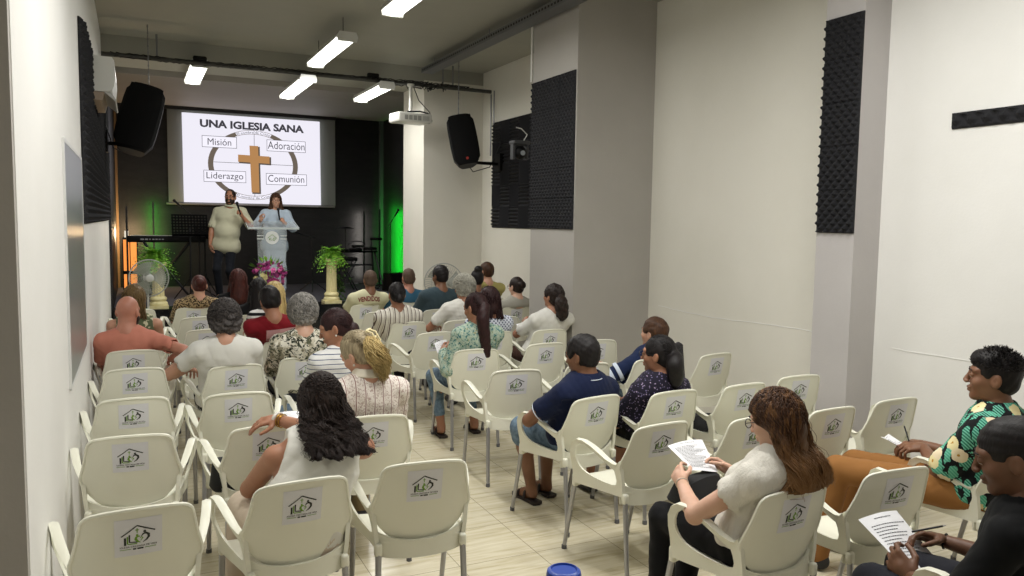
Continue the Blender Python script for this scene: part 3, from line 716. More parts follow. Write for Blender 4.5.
for s in (-1, 1): cyl(b, (-.15*s, -.12, 0), (.13*s, -.12, .55), .012); cyl(b, (-.15*s, .12, 0), (.13*s, .12, .55), .012)
for z in (.25, .45): cyl(b, (-.1, -.12, z), (.1, -.12, z), .01)
b.build('frame', dark_metal, r, smooth=True); MB().rbox((0, 0, .58), (.32, .3, .06), .02).build('seat', black_plastic, r, smooth=True)
r = empty('stage_monitor', (4.40, 14.0, .5), .4); tag(r, 'black wedge stage monitor on the floor by the green light', 'stage monitor')
MB().poly([(-.17, 0), (.2, 0), (.17, .33), (-.02, .33)], -.2, .2, 'yz').build('cabinet', black_plastic, r); 
b = MB(); b.add([(-.17, -.175, .03), (.17, -.175, .03), (.17, -.032, .31), (-.17, -.032, .31)], [(0, 1, 2, 3)]); b.build('grille', mat('speaker_grille'), r)
# columns with ferns
column_m = nmat('cream_plaster_column', lambda t: (t.color(t.ramp(t.noise(t.coord(), 14, 4), [(.3, '#cfc48e'), (.7, '#ded4a6')])), t.bump(t.noise(t.coord(), 40, 4), .2, .004)), rough=.6)
leaf_m = nmat('fern_green', lambda t: t.color(t.ramp(t.noise(t.coord(), 22, 3), [(.3, '#3f7a1e'), (.55, '#76ae32'), (.8, '#b6d452')])), rough=.5)
def column(x, y, h, label):
    r = empty('plaster_column', (x, y, .5)); tag(r, label, 'column', 'cream plaster columns on the stage edge')
    b = MB(); b.box((0, 0, .02), (.26, .26, .04)); b.box((0, 0, h-.02), (.22, .22, .04))
    b.lathe([(.12, .04), (.125, .06), (.12, .08), (.10, .10), (.115, .13), (.11, .15), (.085, .17)], (0, 0, 0), 24); b.lathe([(.075, h-.12), (.10, h-.09), (.085, h-.07), (.105, h-.04)], (0, 0, 0), 24); b.build('base', column_m, r, smooth=40)
    b = MB(); rings = []
    for z in (.17, .3, h*.6, h-.12):
        rr_ = .085-.012*(z/h); rings.append([((rr_-(.007 if k % 3 == 1 else 0))*math.cos(2*math.pi*k/36), (rr_-(.007 if k % 3 == 1 else 0))*math.sin(2*math.pi*k/36), z) for k in range(36)])
    b.loft(rings, cap=True); b.build('shaft', column_m, r)
def fern(x, y, z, label, seed, size=.24):
    rg = random.Random(seed); r = empty('potted_fern', (x, y, z)); tag(r, label, 'fern', 'ferns on the plaster columns')
    MB().lathe([(.05, 0), (.07, .07), (.066, .072), (.05, .06)], (0, 0, 0), 16).build('pot', mat('pot_brown', '#6b5a3c', .7), r, smooth=True)
    b = MB()
    for k in range(210):
        a = rg.uniform(0, 6.28); el = rg.uniform(-.1, 1.3); L = size*rg.uniform(.6, 1.05)*(1-.25*max(el, 0)/1.3); n = 8; pts = []
        for i in range(n+1):
            t = i/n; d = L*t; rad = d*math.cos(el*(1-.5*t)); hgt = .06+d*math.sin(el)*(1-.0*t)-.20*t*t*(size/.24)*math.cos(el); pts.append(Vector((rad*math.cos(a), rad*math.sin(a), hgt)))
        side = Vector((-math.sin(a), math.cos(a), 0))
        for i in range(1, n+1):
            p = pts[i]; q = (pts[i]-pts[i-1]).normalized(); wd = .038*math.sin(math.pi*(i/n)**.7)+.010
            for s in (-1, 1):
                tip = p+side*s*wd+q*.012+Vector((0, 0, rg.uniform(-.006, .008))); b.add([p-q*.008, p+q*.010, tip+q*.003, tip-q*.004], [(0, 1, 2, 3)])
        b.add([pts[0], pts[0]+side*.003, pts[-1]], [(0, 1, 2)])
    b.build('foliage', leaf_m, r)
    return r
column(2.78, 12.26, .70, 'cream fluted column on the stage edge, in front of the drum kit')
column(.30, 12.26, .66, 'cream fluted column on the stage edge, behind the round fan')
fern(2.78, 12.26, 1.205, 'bright green fern on the column in front of the drum kit', 3, .30)
fern(.26, 12.26, 1.165, 'bright green fern above the round fan', 5, .34)
b = MB(); rg = random.Random(9)
for k in range(60):
    x, z = rg.gauss(0, .06), rg.uniform(.0, .42); b.add([(x, 0, z), (x+.03, rg.uniform(-.04, .04), z+.01), (x+.05, .0, z-.03), (x+.015, .0, z-.03)], [(0, 1, 2, 3)])
b.tube([(0, 0, 0), (.02, 0, .2), (-.02, 0, .42)], .006, 5)
tag(b.build('trailing_vine', mat('vine_green', '#35531f', .6), loc=(2.98, 12.6, .5)), 'dark green leafy vine behind the right fern column', 'plant')
# pulpit
acr = mat('clear_acrylic', '#dfe8ea', .05, trans=.0, alpha=.16, spec=.6)
edge = mat('acrylic_edge', '#cfd8da', .15, alpha=.75)
r = empty('acrylic_pulpit', (1.98, 12.9, .5)); tag(r, 'clear acrylic pulpit with a round white logo', 'pulpit')
b = MB(); Rm = Matrix.Rotation(math.radians(14), 3, 'X'); b.box((0, 0, 1.20), (.78, .42, .02), Rm); b.build('top', acr, r)
b = MB(); b.box((0, -.205, 1.15), (.78, .012, .03), Rm); b.box((-.385, 0, 1.20), (.012, .42, .024), Rm); b.box((.385, 0, 1.20), (.012, .42, .024), Rm); b.build('top_edge', edge, r)
b = MB(); b.poly([(-.20, .02), (.20, .02), (.23, 1.16), (-.23, 1.16)], -.02, -.008); b.build('front_panel', acr, r)
b = MB(); b.box((0, 0, .01), (.5, .4, .02)); b.build('base', acr, r)
b = MB(); b.cur = 0; b.lathe([(.105, 0), (.105, .004)], (0, -.024, 1.0), 28, 'y'); b.cur = 1
for q in (((-.07, -.01), (0, .05), (.07, -.01)), ): b.tube([(x, -.030, 1.0+z) for x, z in q], .004, 4)
b.tube([(-.04, -.03, .99), (-.04, -.03, .96)], .006, 4); b.tube([(-.02, -.03, 1.0), (-.02, -.03, .96), (.0, -.03, .96)], .004, 4); b.tube([(.01, -.03, .97), (.03, -.03, 1.0), (.05, -.03, .98), (.03, -.03, .95), (.01, -.03, .97)], .005, 4)
b.build('logo_disc', [mat('disc_white', '#e4e7e6', .5), green_ink], r)
b = MB(); b.box((-.18, -.024, 1.03), (.1, .004, .012)); b.box((.18, -.024, 1.03), (.1, .004, .012)); b.box((-.18, -.024, .98), (.1, .004, .012)); b.box((.18, -.024, .98), (.1, .004, .012)); b.build('rule', mat('disc_white', '#e4e7e6', .5), r)
# bouquet
r = empty('flower_bouquet', (1.84, 12.40, .5)); tag(r, 'large bouquet of magenta and cream flowers before the pulpit', 'flowers')
MB().lathe([(.07, 0), (.10, .06), (.09, .14), (.07, .2)], (-.02, 0, 0), 20).build('vase', mat('vase_pale', '#b9b59c', .4), r, smooth=True)
b = MB(); rg = random.Random(11)
for k in range(34):
    a = rg.uniform(0, 6.28); t = rg.uniform(.4, 1.5); d = Vector((math.cos(a)*math.sin(t), math.sin(a)*math.sin(t), math.cos(t)*.9)); p = Vector((0, 0, .48))+d*.2; s = d.cross(Vector((0, .3, 1))).normalized()
    b.add([p, p+d*.07+s*.02, p+d*.12, p+d*.07-s*.02], [(0, 1, 2, 3)])
for k in range(12): a = k*.55; b.tube([(-.02, 0, .18), (.12*math.cos(a), .12*math.sin(a), .5)], .004, 4)
b.build('foliage', leaf_m, r)
fm = [mat('petal_magenta', '#b03a86', .6), mat('petal_pink', '#d46aa8', .6), mat('petal_cream', '#d8cf9c', .6), mat('petal_purple', '#7d2a63', .6)]
for k in range(74):
    a = rg.uniform(0, 6.28); t = math.acos(rg.uniform(-.55, 1)); d = Vector((math.cos(a)*math.sin(t), math.sin(a)*math.sin(t)*.8, math.cos(t)))
    p = Vector((.02, 0, .42))+d*.22*rg.uniform(.85, 1.05); b = MB(); sz = rg.uniform(.040, .060)
    for L in range(3):
        for j in range(6):
            aa = j*1.047+L*.5; u = d.orthogonal().normalized(); v = d.cross(u); e = (u*math.cos(aa)+v*math.sin(aa)); f_ = (u*math.cos(aa+1.57)+v*math.sin(aa+1.57))
            rr_ = sz*(1-.28*L); h = d*(.006+.012*L); b.add([p+h*.4, p+e*rr_*.6+f_*rr_*.35+h, p+e*rr_+h*1.8, p+e*rr_*.6-f_*rr_*.35+h], [(0, 1, 2, 3)])
    b.ball(p+d*.012, sz*.32, 6, 4)
    cream = (p.x < -.02 and p.z < .46); b.build('flower', fm[2] if cream and rg.random() < .85 else fm[rg.choice((0, 0, 1, 3))], r)
# fans
def fan(x, y, z, rad, label, rz=0):
    r = empty('pedestal_fan', (x, y, 0), rz); tag(r, label, 'fan', 'round pedestal fans'); fm_ = mat('fan_cage_wire', '#a9aba8', .4, metal=.4)
    b = MB(); n = 40
    for side in (-.05, .05):
        b.tube([(rad*math.cos(2*math.pi*k/n), side*.2, z+rad*math.sin(2*math.pi*k/n)) for k in range(n+1)], .007, 5)
        for k in range(48):
            a = 2*math.pi*k/48; b.tube([(rad*t*math.cos(a+.25*t), side*(1-.8*t**3), z+rad*t*math.sin(a+.25*t)) for t in (.16, .5, .8, 1)], .0016, 3, cap=False)
        for q in (.35, .65): b.tube([(rad*q*math.cos(2*math.pi*k/24), side*(1-.8*q**3), z+rad*q*math.sin(2*math.pi*k/24)) for k in range(25)], .0018, 3)
    b.build('cage', fm_, r)
    for k in range(3):
        b = MB(); g = []
        for t in np.linspace(.15, .88, 7):
            row = []
            for u in np.linspace(-.5, .5, 6):
                a = 2.094*k+u*(.9+.7*t); row.append((rad*t*math.cos(a), .025*u*2, z+rad*t*math.sin(a)))
            g.append(row)
        b.loft(g, closed=False); b.build('blade', mat('fan_blade', '#8f958c', .4, alpha=.75), r)
    MB().lathe([(.045, 0), (.05, .012), (.03, .022)], (0, -.05, z), 20, 'y').build('hub', mat('fan_hub', '#b9bbb8', .4), r, smooth=True)
    MB().ball((0, .10, z), (.06, .09, .06), 12, 8).build('motor', mat('fan_hub'), r, smooth=True)
    b = MB(); b.tube([(0, .10, .02), (0, .10, z)], .014, 10); b.lathe([(.2, 0), (.2, .02), (.05, .045), (.02, .1)], (0, .10, 0), 24); b.build('stand', mat('fan_hub'), r, smooth=35)
fan(.17, 11.3, 1.00, .24, 'grey pedestal fan in front of the left stage fern', .15)
fan(3.93, 10.35, .94, .27, 'pale pedestal fan against the pillar, behind the teal tee', -.35)

# ================================================================== small things among the seats
def bag(loc, size, m, label, rz=0, lean=0, handle=False):
    r = empty('handbag', loc, rz); tag(r, label, 'bag', None); w_, d_, h_ = size; b = MB(); rings = []
    for t in (0, .1, .5, .85, 1):
        ww = w_/2*(1-.15*t)*(.9 if t == 0 else 1); dd = d_/2*(1-.55*t)*(.85 if t == 0 else 1)
        rings.append([(ww*math.copysign(abs(math.cos(a))**.6, math.cos(a)), dd*math.copysign(abs(math.sin(a))**.6, math.sin(a))+lean*t*h_, h_*t+.01*math.sin(3*a)*t) for a in [2*math.pi*k/16 for k in range(16)]])
    b.loft(rings, cap=True); b.build('body', m, r, smooth=60)
    if not handle: return r
    b = MB(); b.tube([(-w_*.3, lean*h_, h_), (-w_*.2, lean*h_, h_+.08), (0, lean*h_, h_+.11), (w_*.2, lean*h_, h_+.08), (w_*.3, lean*h_, h_)], .007, 6); b.build('handle', m, r, smooth=True)
    return r
blk = mat('black_fabric', '#141416', .8)
bag((.42, 4.06, .455), (.22, .15, .15), blk, 'black bag on the seat ahead of the white tank top woman', .2)
bag((3.84, 4.98, .455), (.24, .16, .40), nmat('black_mesh_fabric', lambda t: t.color(t.ramp(t.voro(t.coord(), 90), [(.3, '#131214'), (.6, '#3d3a3e')])), rough=.8), 'black mesh bag standing on the seat behind the purple floral woman', .3)
bag((3.40, 4.02, .455), (.30, .16, .10), blk, 'low black bag on the empty seat ahead of the long-haired woman', -.3)
bag((2.24, 2.70, .585), (.30, .20, .10), blk, 'black handbag on the lap of the woman in a white blouse', .25)
# table and bottle just in front of the camera
r = empty('side_table', (.885, 1.53, 0)); tag(r, 'small white round table below the bottom edge, under the blue-capped bottle', 'table')
MB().lathe([(.17, .715), (.175, .725), (.175, .735), (.17, .74)], n=32).build('tabletop', white_plastic, r, smooth=30); MB().lathe([(.15, 0), (.15, .012), (.03, .03), (.02, .06), (.02, .715)], n=24).build('stem', steel, r, smooth=30)
r = empty('drink_bottle', (.885, 1.53, .74)); tag(r, 'bottle with a wide round blue cap at the bottom edge', 'bottle')
MB().lathe([(.036, 0), (.041, .01), (.041, .18), (.036, .20)], n=28).build('body', mat('bottle_blue_clear', '#5b7fb8', .15, alpha=.7), r, smooth=30)
b = MB(); rings = [(.0405, .20), (.041, .245), (.039, .254), (.034, .258), (.031, .2585), (.029, .2545), (.0, .2545)]
b.lathe(rings, n=36); b.build('cap', mat('cap_blue', '#1f49b0', .35), r, smooth=35)
# ================================================================== people: smooth-union volumes turned into surfaces
V3 = lambda *a: np.array(a, float)
def unit(v): v = np.array(v, float); return v/(np.linalg.norm(v)+1e-9)
def rotm(pitch=0, yaw=0, roll=0):
    """head or torso frame: columns right, forward, up; pitch>0 nods forward, yaw>0 turns to the person's left, roll>0 tilts to the right"""
    cy, sy = math.cos(yaw), math.sin(yaw); cp, sp = math.cos(pitch), math.sin(pitch); cr, sr = math.cos(roll), math.sin(roll)
    Rz = np.array([[cy, -sy, 0], [sy, cy, 0], [0, 0, 1]]); Rx = np.array([[1, 0, 0], [0, cp, sp], [0, -sp, cp]]); Ry = np.array([[cr, 0, sr], [0, 1, 0], [-sr, 0, cr]])
    return Rz @ Rx @ Ry
class Vol:
    """capsules, ellipsoids and cuts blended into one surface"""
    def __init__(s): s.p = []
    def cap(s, a, b, ra, rb=None, k=.02): s.p.append(('c', V3(*a), V3(*b), ra, ra if rb is None else rb, k)); return s
    def chain(s, pts, rs, k=.02):
        for i in range(len(pts)-1): s.cap(pts[i], pts[i+1], rs[i], rs[i+1], k)
        return s
    def ell(s, c, r, R=None, k=.02): s.p.append(('e', V3(*c), V3(*r), np.eye(3) if R is None else R, None, k)); return s
    def cut_cap(s, a, b, ra, rb=None, k=.008): s.p.append(('xc', V3(*a), V3(*b), ra, ra if rb is None else rb, k)); return s
    def cut_ell(s, c, r, R=None, k=.008): s.p.append(('xe', V3(*c), V3(*r), np.eye(3) if R is None else R, None, k)); return s
    def cut_plane(s, c, n, k=.004): s.p.append(('xp', V3(*c), unit(n), None, None, k)); return s
    def chairback(s): s.late = True; return s
    def mesh(s, h, noise=None):
        lo = np.full(3, 9e9); hi = -lo
        for q in s.p:
            if q[0] == 'c': r = max(q[3], q[4]); lo = np.minimum(lo, np.minimum(q[1], q[2])-r); hi = np.maximum(hi, np.maximum(q[1], q[2])+r)
            elif q[0] == 'e': r = q[2].max(); lo = np.minimum(lo, q[1]-r); hi = np.maximum(hi, q[1]+r)
        pad = 3*h+.025; lo = lo-pad; hi = hi+pad; n = np.ceil((hi-lo)/h).astype(int)+1
        ax = [lo[i]+h*np.arange(n[i]) for i in range(3)]
        D = np.full(tuple(n), .2, np.float32)
        for q in s.p:
            t = q[0]; k = q[5]
            if t in ('xp', 'xb'): I = [slice(0, n[i]) for i in range(3)]
            else:
                if t[-1] == 'c': r = max(q[3], q[4]); a = np.minimum(q[1], q[2])-r; b = np.maximum(q[1], q[2])+r
                else: r = q[2].max(); a = q[1]-r; b = q[1]+r
                m_ = k+4*h+.03; i0 = np.maximum(((a-m_-lo)/h).astype(int), 0); i1 = np.minimum(((b+m_-lo)/h).astype(int)+2, n)
                if (i1 <= i0).any(): continue
                I = [slice(i0[i], i1[i]) for i in range(3)]
            X = ax[0][I[0]][:, None, None]; Y = ax[1][I[1]][None, :, None]; Z = ax[2][I[2]][None, None, :]
            if t == 'xb':
                bk = -.186-.25*np.clip(Z-.43, 0, .5)+.070*np.minimum((X/.25)**2, .7); f = bk-Y; f = np.where(Z > .80, f-(Z-.80)*1.2, f); f = f-np.maximum(np.abs(X)-.20, 0)*1.5; f = np.where(Z < .40, -.2, f)
            elif t[-1] == 'c':
                A, B = q[1], q[2]; d = B-A; L = max(d@d, 1e-9)
                u = np.clip(((X-A[0])*d[0]+(Y-A[1])*d[1]+(Z-A[2])*d[2])/L, 0, 1)
                f = np.sqrt((X-A[0]-u*d[0])**2+(Y-A[1]-u*d[1])**2+(Z-A[2]-u*d[2])**2)-(q[3]+(q[4]-q[3])*u)
            elif t[-1] == 'e':
                R = q[3]; P = [(X-q[1][0])*R[0, j]+(Y-q[1][1])*R[1, j]+(Z-q[1][2])*R[2, j] for j in range(3)]; r = q[2]
                k0 = np.sqrt((P[0]/r[0])**2+(P[1]/r[1])**2+(P[2]/r[2])**2)+1e-6; k1 = np.sqrt((P[0]/r[0]**2)**2+(P[1]/r[1]**2)**2+(P[2]/r[2]**2)**2)+1e-6
                f = k0*(k0-1)/k1
            else: f = (X-q[1][0])*q[2][0]+(Y-q[1][1])*q[2][1]+(Z-q[1][2])*q[2][2]
            O = D[tuple(I)]
            if t[0] == 'x':
                g = f if t in ('xp', 'xb') else -f; hh = np.maximum(k-np.abs(O-g), 0)/k; D[tuple(I)] = np.maximum(O, g)+hh*hh*k*.25
            else:
                hh = np.maximum(k-np.abs(O-f), 0)/k; D[tuple(I)] = np.minimum(O, f)-hh*hh*k*.25
        if noise is not None:
            X = ax[0][:, None, None]; Y = ax[1][None, :, None]; Z = ax[2][None, None, :]
            D = D+noise(X, Y, Z).astype(np.float32)
        if getattr(s, 'late', False):
            X = ax[0][:, None, None]; Y = ax[1][None, :, None]; Z = ax[2][None, None, :]; bk = -.188-.24*np.clip(Z-.43, 0, .5)+.065*np.minimum((X/.25)**2, .7); f = bk-Y; f = np.where(Z > .79, f-(Z-.79)*1.5, f); f = f-np.maximum(np.abs(X)-.20, 0)*2; f = np.where(Z < .41, -.2, f); D = np.maximum(D, f.astype(np.float32))
        return nets(D, lo, h)
def nets(D, lo, h):
    S = D < 0; n = D.shape
    c = [(i, j, k) for i in (0, 1) for j in (0, 1) for k in (0, 1)]
    sl = lambda o: tuple(slice(o[a], n[a]-1+o[a]) for a in range(3))
    cnt = sum(S[sl(o)].astype(np.int8) for o in c); act = (cnt > 0) & (cnt < 8); idx = np.full(act.shape, -1, np.int64)
    cells = np.argwhere(act); idx[act] = np.arange(len(cells)); acc = np.zeros((len(cells), 3)); num = np.zeros(len(cells))
    corner = {o: D[cells[:, 0]+o[0], cells[:, 1]+o[1], cells[:, 2]+o[2]] for o in c}
    for o in c:
        for a in range(3):
            if o[a]: continue
            p = list(o); p[a] = 1; p = tuple(p); u, v = corner[o], corner[p]; x = (u < 0) != (v < 0); t = u/(u-v+1e-12*(u == v))
            w_ = np.zeros((len(cells), 3)); w_[:] = o; w_[:, a] = t; acc[x] += w_[x]; num[x] += 1
    vs = lo+(cells+acc/num[:, None])*h; fs = []
    for a in range(3):
        b, cc = (a+1) % 3, (a+2) % 3
        s0 = [slice(None)]*3; s1 = [slice(None)]*3; s0[a] = slice(0, n[a]-1); s1[a] = slice(1, n[a])
        x = S[tuple(s0)] != S[tuple(s1)]; e = np.argwhere(x)
        e = e[(e[:, b] > 0) & (e[:, cc] > 0) & (e[:, b] < n[b]-1) & (e[:, cc] < n[cc]-1)]
        q = []
        for db, dc in ((-1, -1), (0, -1), (0, 0), (-1, 0)):
            g = e.copy(); g[:, b] += db; g[:, cc] += dc; q.append(idx[g[:, 0], g[:, 1], g[:, 2]])
        q = np.stack(q, 1); flip = S[e[:, 0], e[:, 1], e[:, 2]]; q[~flip] = q[~flip][:, ::-1]; fs.append(q)
    return vs, np.concatenate(fs)
def np_mesh(name, parts, material, parent=None, smooth=True):
    vs = []; fs = []; o = 0
    for v, f in parts: vs.append(v); fs.append(f+o); o += len(v)
    V = np.concatenate(vs); Fq = np.concatenate(fs); me = bpy.data.meshes.new(name)
    me.vertices.add(len(V)); me.vertices.foreach_set('co', V.astype(np.float32).ravel())
    k = Fq.shape[1]; me.loops.add(Fq.size); me.loops.foreach_set('vertex_index', Fq.astype(np.int32).ravel())
    me.polygons.add(len(Fq)); me.polygons.foreach_set('loop_start', np.arange(0, Fq.size, k, dtype=np.int32))
    me.update(calc_edges=True); me.polygons.foreach_set('use_smooth', [smooth]*len(Fq)); me.materials.append(material)
    ob = bpy.data.objects.new(name, me); COL.objects.link(ob)
    if parent: ob.parent = parent
    return ob
def wrinkle(seed, amp=.004, f=1.0):
    rg = np.random.RandomState(seed); W = [(rg.randn(3)*np.array([24, 24, 22])*f, rg.uniform(0, 6.28), rg.randn(3)*9, rg.uniform(0, 6.28)) for _ in range(5)]
    def fn(X, Y, Z):
        s = 0
        for i, (a, p, b, q) in enumerate(W):
            v = np.sin(a[0]*X+a[1]*Y+a[2]*Z+p+2.2*np.sin(b[0]*X+b[1]*Y+b[2]*Z+q)); s = s+(v if i % 2 else 1.1-2.2*np.sqrt(np.abs(v)+.02))
        return s*amp/3
    return fn
def strands_mesh(paths, r0, r1=None, sides=3):
    """many thin tapered tubes; paths: (N, n, 3)"""
    P = np.asarray(paths, float); N, n, _ = P.shape; r1 = r0*.4 if r1 is None else r1
    T = np.gradient(P, axis=1); T /= np.linalg.norm(T, axis=2, keepdims=True)+1e-9
    a = np.tile(V3(.31, .17, .93), (N, n, 1)); U = np.cross(T, a); U /= np.linalg.norm(U, axis=2, keepdims=True)+1e-9; W = np.cross(T, U)
    t = np.linspace(0, 1, n)[None, :, None]; rad = np.maximum(r0*(1-t**3)+r1*t**3, .0004)
    rings = [P+rad*(U*math.cos(2*math.pi*k/sides)+W*math.sin(2*math.pi*k/sides)) for k in range(sides)]
    V = np.stack(rings, 2).reshape(-1, 3); base = (np.arange(N)[:, None]*n+np.arange(n-1)[None, :]).reshape(-1)*sides; fs = []
    for k in range(sides): k2 = (k+1) % sides; fs.append(np.stack([base+k, base+k2, base+sides+k2, base+sides+k], 1))
    return V, np.concatenate(fs)
def spline(pts, n):
    """Catmull-Rom through pts: (..., m, 3) -> (..., n, 3)"""
    P = np.asarray(pts, float); m = P.shape[-2]; t = np.linspace(0, m-1-1e-6, n); i = t.astype(int); u = (t-i)[:, None]
    g = lambda k: P[..., np.clip(i+k, 0, m-1), :]
    a, b, c, d = g(-1), g(0), g(1), g(2)
    return .5*((2*b)+(-a+c)*u+(2*a-5*b+4*c-d)*u*u+(-a+3*b-3*c+d)*u**3)

# ---- materials of people
def skin(name, c1, c2):
    def f(t):
        t.color(t.ramp(t.noise(t.coord(), 9, 4), [(.3, c1), (.7, c2)])); t.b.inputs['Subsurface Weight'].default_value = .08; t.b.inputs['Subsurface Scale'].default_value = .01
    return nmat(name, f, rough=.48, spec=.4)
SK = dict(fair=skin('skin_fair', '#bd8d74', '#cb9c84'), pale=skin('skin_pale', '#c99e86', '#d6ae98'), tan=skin('skin_tan', '#9a6b52', '#aa7a60'), brown=skin('skin_brown', '#76503a', '#876048'), deep=skin('skin_deep', '#62422f', '#73503c'), red=skin('skin_reddish', '#ac7460', '#bb836e'))
def hairm(name, c1, c2, c3=None, rough=.55, tips=None):
    def f(t):
        v = t.coord(scale=(1, 1, .12)); c = t.ramp(t.noise(v, 130, 3, .6), [(.3, c1), (.62, c2), (.85, c3 or c2)])
        if tips:
            c = t.mix(t.math('MULTIPLY', t.math('GREATER_THAN', t.noise(t.coord(scale=(1, 1, .10)), 48, 2), .56), .45), c, '#8a6138'); c = t.mix(t.ramp(t.math('SUBTRACT', 1.25, t.sep(t.coord())[2]), [(.22, (0, 0, 0, 1)), (.42, (1, 1, 1, 1))]), c, tips)
        t.color(c)
        t.bump(t.noise(t.coord(scale=(1, 1, .2)), 160, 3), .5, .003)
    return nmat(name, f, rough=rough, spec=.3)
HR = dict(black=hairm('hair_black', '#0d0b0b', '#1a1516', '#2a2324'), dark=hairm('hair_dark_brown', '#16100e', '#2a1c17', '#3f2c22'), brown=hairm('hair_brown', '#2e1d13', '#4d3220', '#7a5433'), auburn=hairm('hair_auburn', '#2f1512', '#4f231c', '#6b3226'), grey=hairm('hair_grey', '#6f6c68', '#a19d97', '#c4c0b8'), darkgrey=hairm('hair_dark_grey', '#2b2726', '#4c4644', '#77706c'), white=hairm('hair_white', '#8e8b80', '#c0bdb0', '#dcd9cc'), blond=hairm('hair_blond', '#a08a58', '#cbb27a', '#e6d5a0'), greyblond=hairm('hair_grey_blond', '#7d715a', '#ab9d80', '#cdc0a0'), wavy=hairm('hair_chestnut', '#2b1a11', '#523521', '#7c5534', tips='#8f6a45'), darkred=hairm('hair_reddish_black', '#1d0e0f', '#331a1b', '#4b2a29'), lightbrown=hairm('hair_light_brown', '#4a3822', '#77603b', '#a58a58'), shaved=hairm('hair_shaved', '#4a3a30', '#5c4a3d', '#6d584a', .7))
def cloth(name, c='#808080', rough=.85, fn=None):
    def f(t):
        if fn: fn(t)
        t.bump(t.noise(t.coord(), 420, 2), .25, .002)
    return nmat('cloth_'+name, f, color=c, rough=rough, spec=.2, sheen=.04)
def stripes(axis, freq, wd, base, line, warp=.0, second=None):
    def f(t):
        v = t.coord(); s = t.sep(v)[axis]
        if warp: s = t.math('ADD', s, t.math('MULTIPLY', t.math('SUBTRACT', t.noise(v, 7, 2), .5), warp))
        m_ = t.math('LESS_THAN', t.math('FRACT', t.math('MULTIPLY', s, freq)), wd); c = t.mix(m_, base, line)
        if second:
            m2 = t.math('LESS_THAN', t.math('FRACT', t.math('ADD', t.math('MULTIPLY', s, freq), second[1])), second[2]); c = t.mix(m2, c, second[0])
        t.color(c)
    return f
def leopard(t):
    v = t.coord(); d = t.voro(v, 58); c = t.ramp(d, [(0, '#8a6a46'), (.18, '#1c1512'), (.44, '#1c1512'), (.50, '#a8916c')], 'CONSTANT'); t.color(c)
def camo(t):
    v = t.coord(); n = t.noise(v, 34, 3, .6, 1.2); n2 = t.voro(t.coord(scale=(1, 1, .6), rot=(0, .5, 0)), 38, 'Color')
    t.color(t.mix(t.math('LESS_THAN', n, .47), t.ramp(n2, [(0, '#e4e0d2'), (.45, '#cfc9b6'), (.6, '#a39d88')], 'CONSTANT'), t.ramp(n2, [(0, '#3d4236'), (.55, '#5c604c'), (.7, '#22261f')], 'CONSTANT')))
def floral_green(t):
    n = t.noise(t.coord(), 60, 2, .5, .8); n2 = t.noise(t.coord(), 38, 2)
    t.color(t.mix(t.math('GREATER_THAN', n, .56), t.ramp(n2, [(.3, '#8ba698'), (.6, '#b3bfae')]), t.ramp(n2, [(.42, '#3a6f78'), (.5, '#55806a'), (.62, '#a39d74')], 'CONSTANT')))
def purple_floral(t):
    n = t.voro(t.coord(), 62); n2 = t.noise(t.coord(), 50, 2); t.color(t.mix(t.math('LESS_THAN', n, .27), '#1f1c2b', t.ramp(n2, [(.45, '#6d6488'), (.55, '#9c8aa8')], 'CONSTANT')))
def dots_blue(t):
    v = t.coord(scale=(1, 1, 1), rot=(0, .78, 0)); s = t.sep(v); a = t.math('LESS_THAN', t.math('FRACT', t.math('MULTIPLY', s[0], 38)), .5); b = t.math('LESS_THAN', t.math('FRACT', t.math('MULTIPLY', s[2], 38)), .5)
    t.color(t.mix(t.math('MULTIPLY', a, b), '#d4d9e6', '#27345f'))
def tropical(t):
    v = t.coord(); 
    vm = t.n.new('ShaderNodeVectorMath'); vm.operation = 'MULTIPLY_ADD'; nz = t.n.new('ShaderNodeTexNoise'); nz.inputs['Scale'].default_value = 28; nz.inputs['Detail'].default_value = 3; t.link(v, nz.inputs['Vector']); t.link(nz.outputs['Color'], vm.inputs[0]); vm.inputs[1].default_value = (.035, .035, .035)
    t.link(t.coord(scale=(1, 1, .32), rot=(.4, .75, .2)), vm.inputs[2]); leaf = t.voro(vm.outputs[0], 25); leafc = t.voro(vm.outputs[0], 25, 'Color')
    stripe = t.math('FRACT', t.math('MULTIPLY', t.sep(t.coord(rot=(0, .9, .4)))[0], 90))
    c = t.mix(t.math('LESS_THAN', leaf, .56), '#15171a', t.mix(t.math('LESS_THAN', stripe, .45), t.ramp(leafc, [(0, '#2b7a66'), (.45, '#4fa78c'), (.7, '#1d5a50')], 'CONSTANT'), '#78c2a8'))
    fl = t.voro(v, 9.5); flc = t.voro(v, 9.5, 'Color'); pet = t.math('ADD', fl, t.math('MULTIPLY', t.noise(v, 45, 2), .22))
    c = t.mix(t.math('LESS_THAN', pet, .45), c, t.ramp(flc, [(0, '#e6d9a6'), (.42, '#d9bb62'), (.62, '#b02a40'), (.75, '#ead9b8')], 'CONSTANT')); c = t.mix(t.math('LESS_THAN', pet, .19), c, '#b98a35'); t.color(c)
def crochet(t):
    v = t.coord(); s = t.sep(v); fr = t.math('FRACT', t.math('MULTIPLY', t.math('ADD', s[0], t.math('MULTIPLY', t.noise(v, 5, 2), .02)), 21))
    bar = t.math('LESS_THAN', t.math('ABSOLUTE', t.math('SUBTRACT', fr, .12)), .10); bar2 = t.math('LESS_THAN', t.math('ABSOLUTE', t.math('SUBTRACT', fr, .12)), .055)
    lace = t.math('GREATER_THAN', t.noise(v, 115, 2, .5, 1), .55); c = t.mix(lace, '#e6ded6', '#b9a49c'); c = t.mix(bar, c, '#efe9e2'); c = t.mix(bar2, c, '#97726c'); t.color(c)
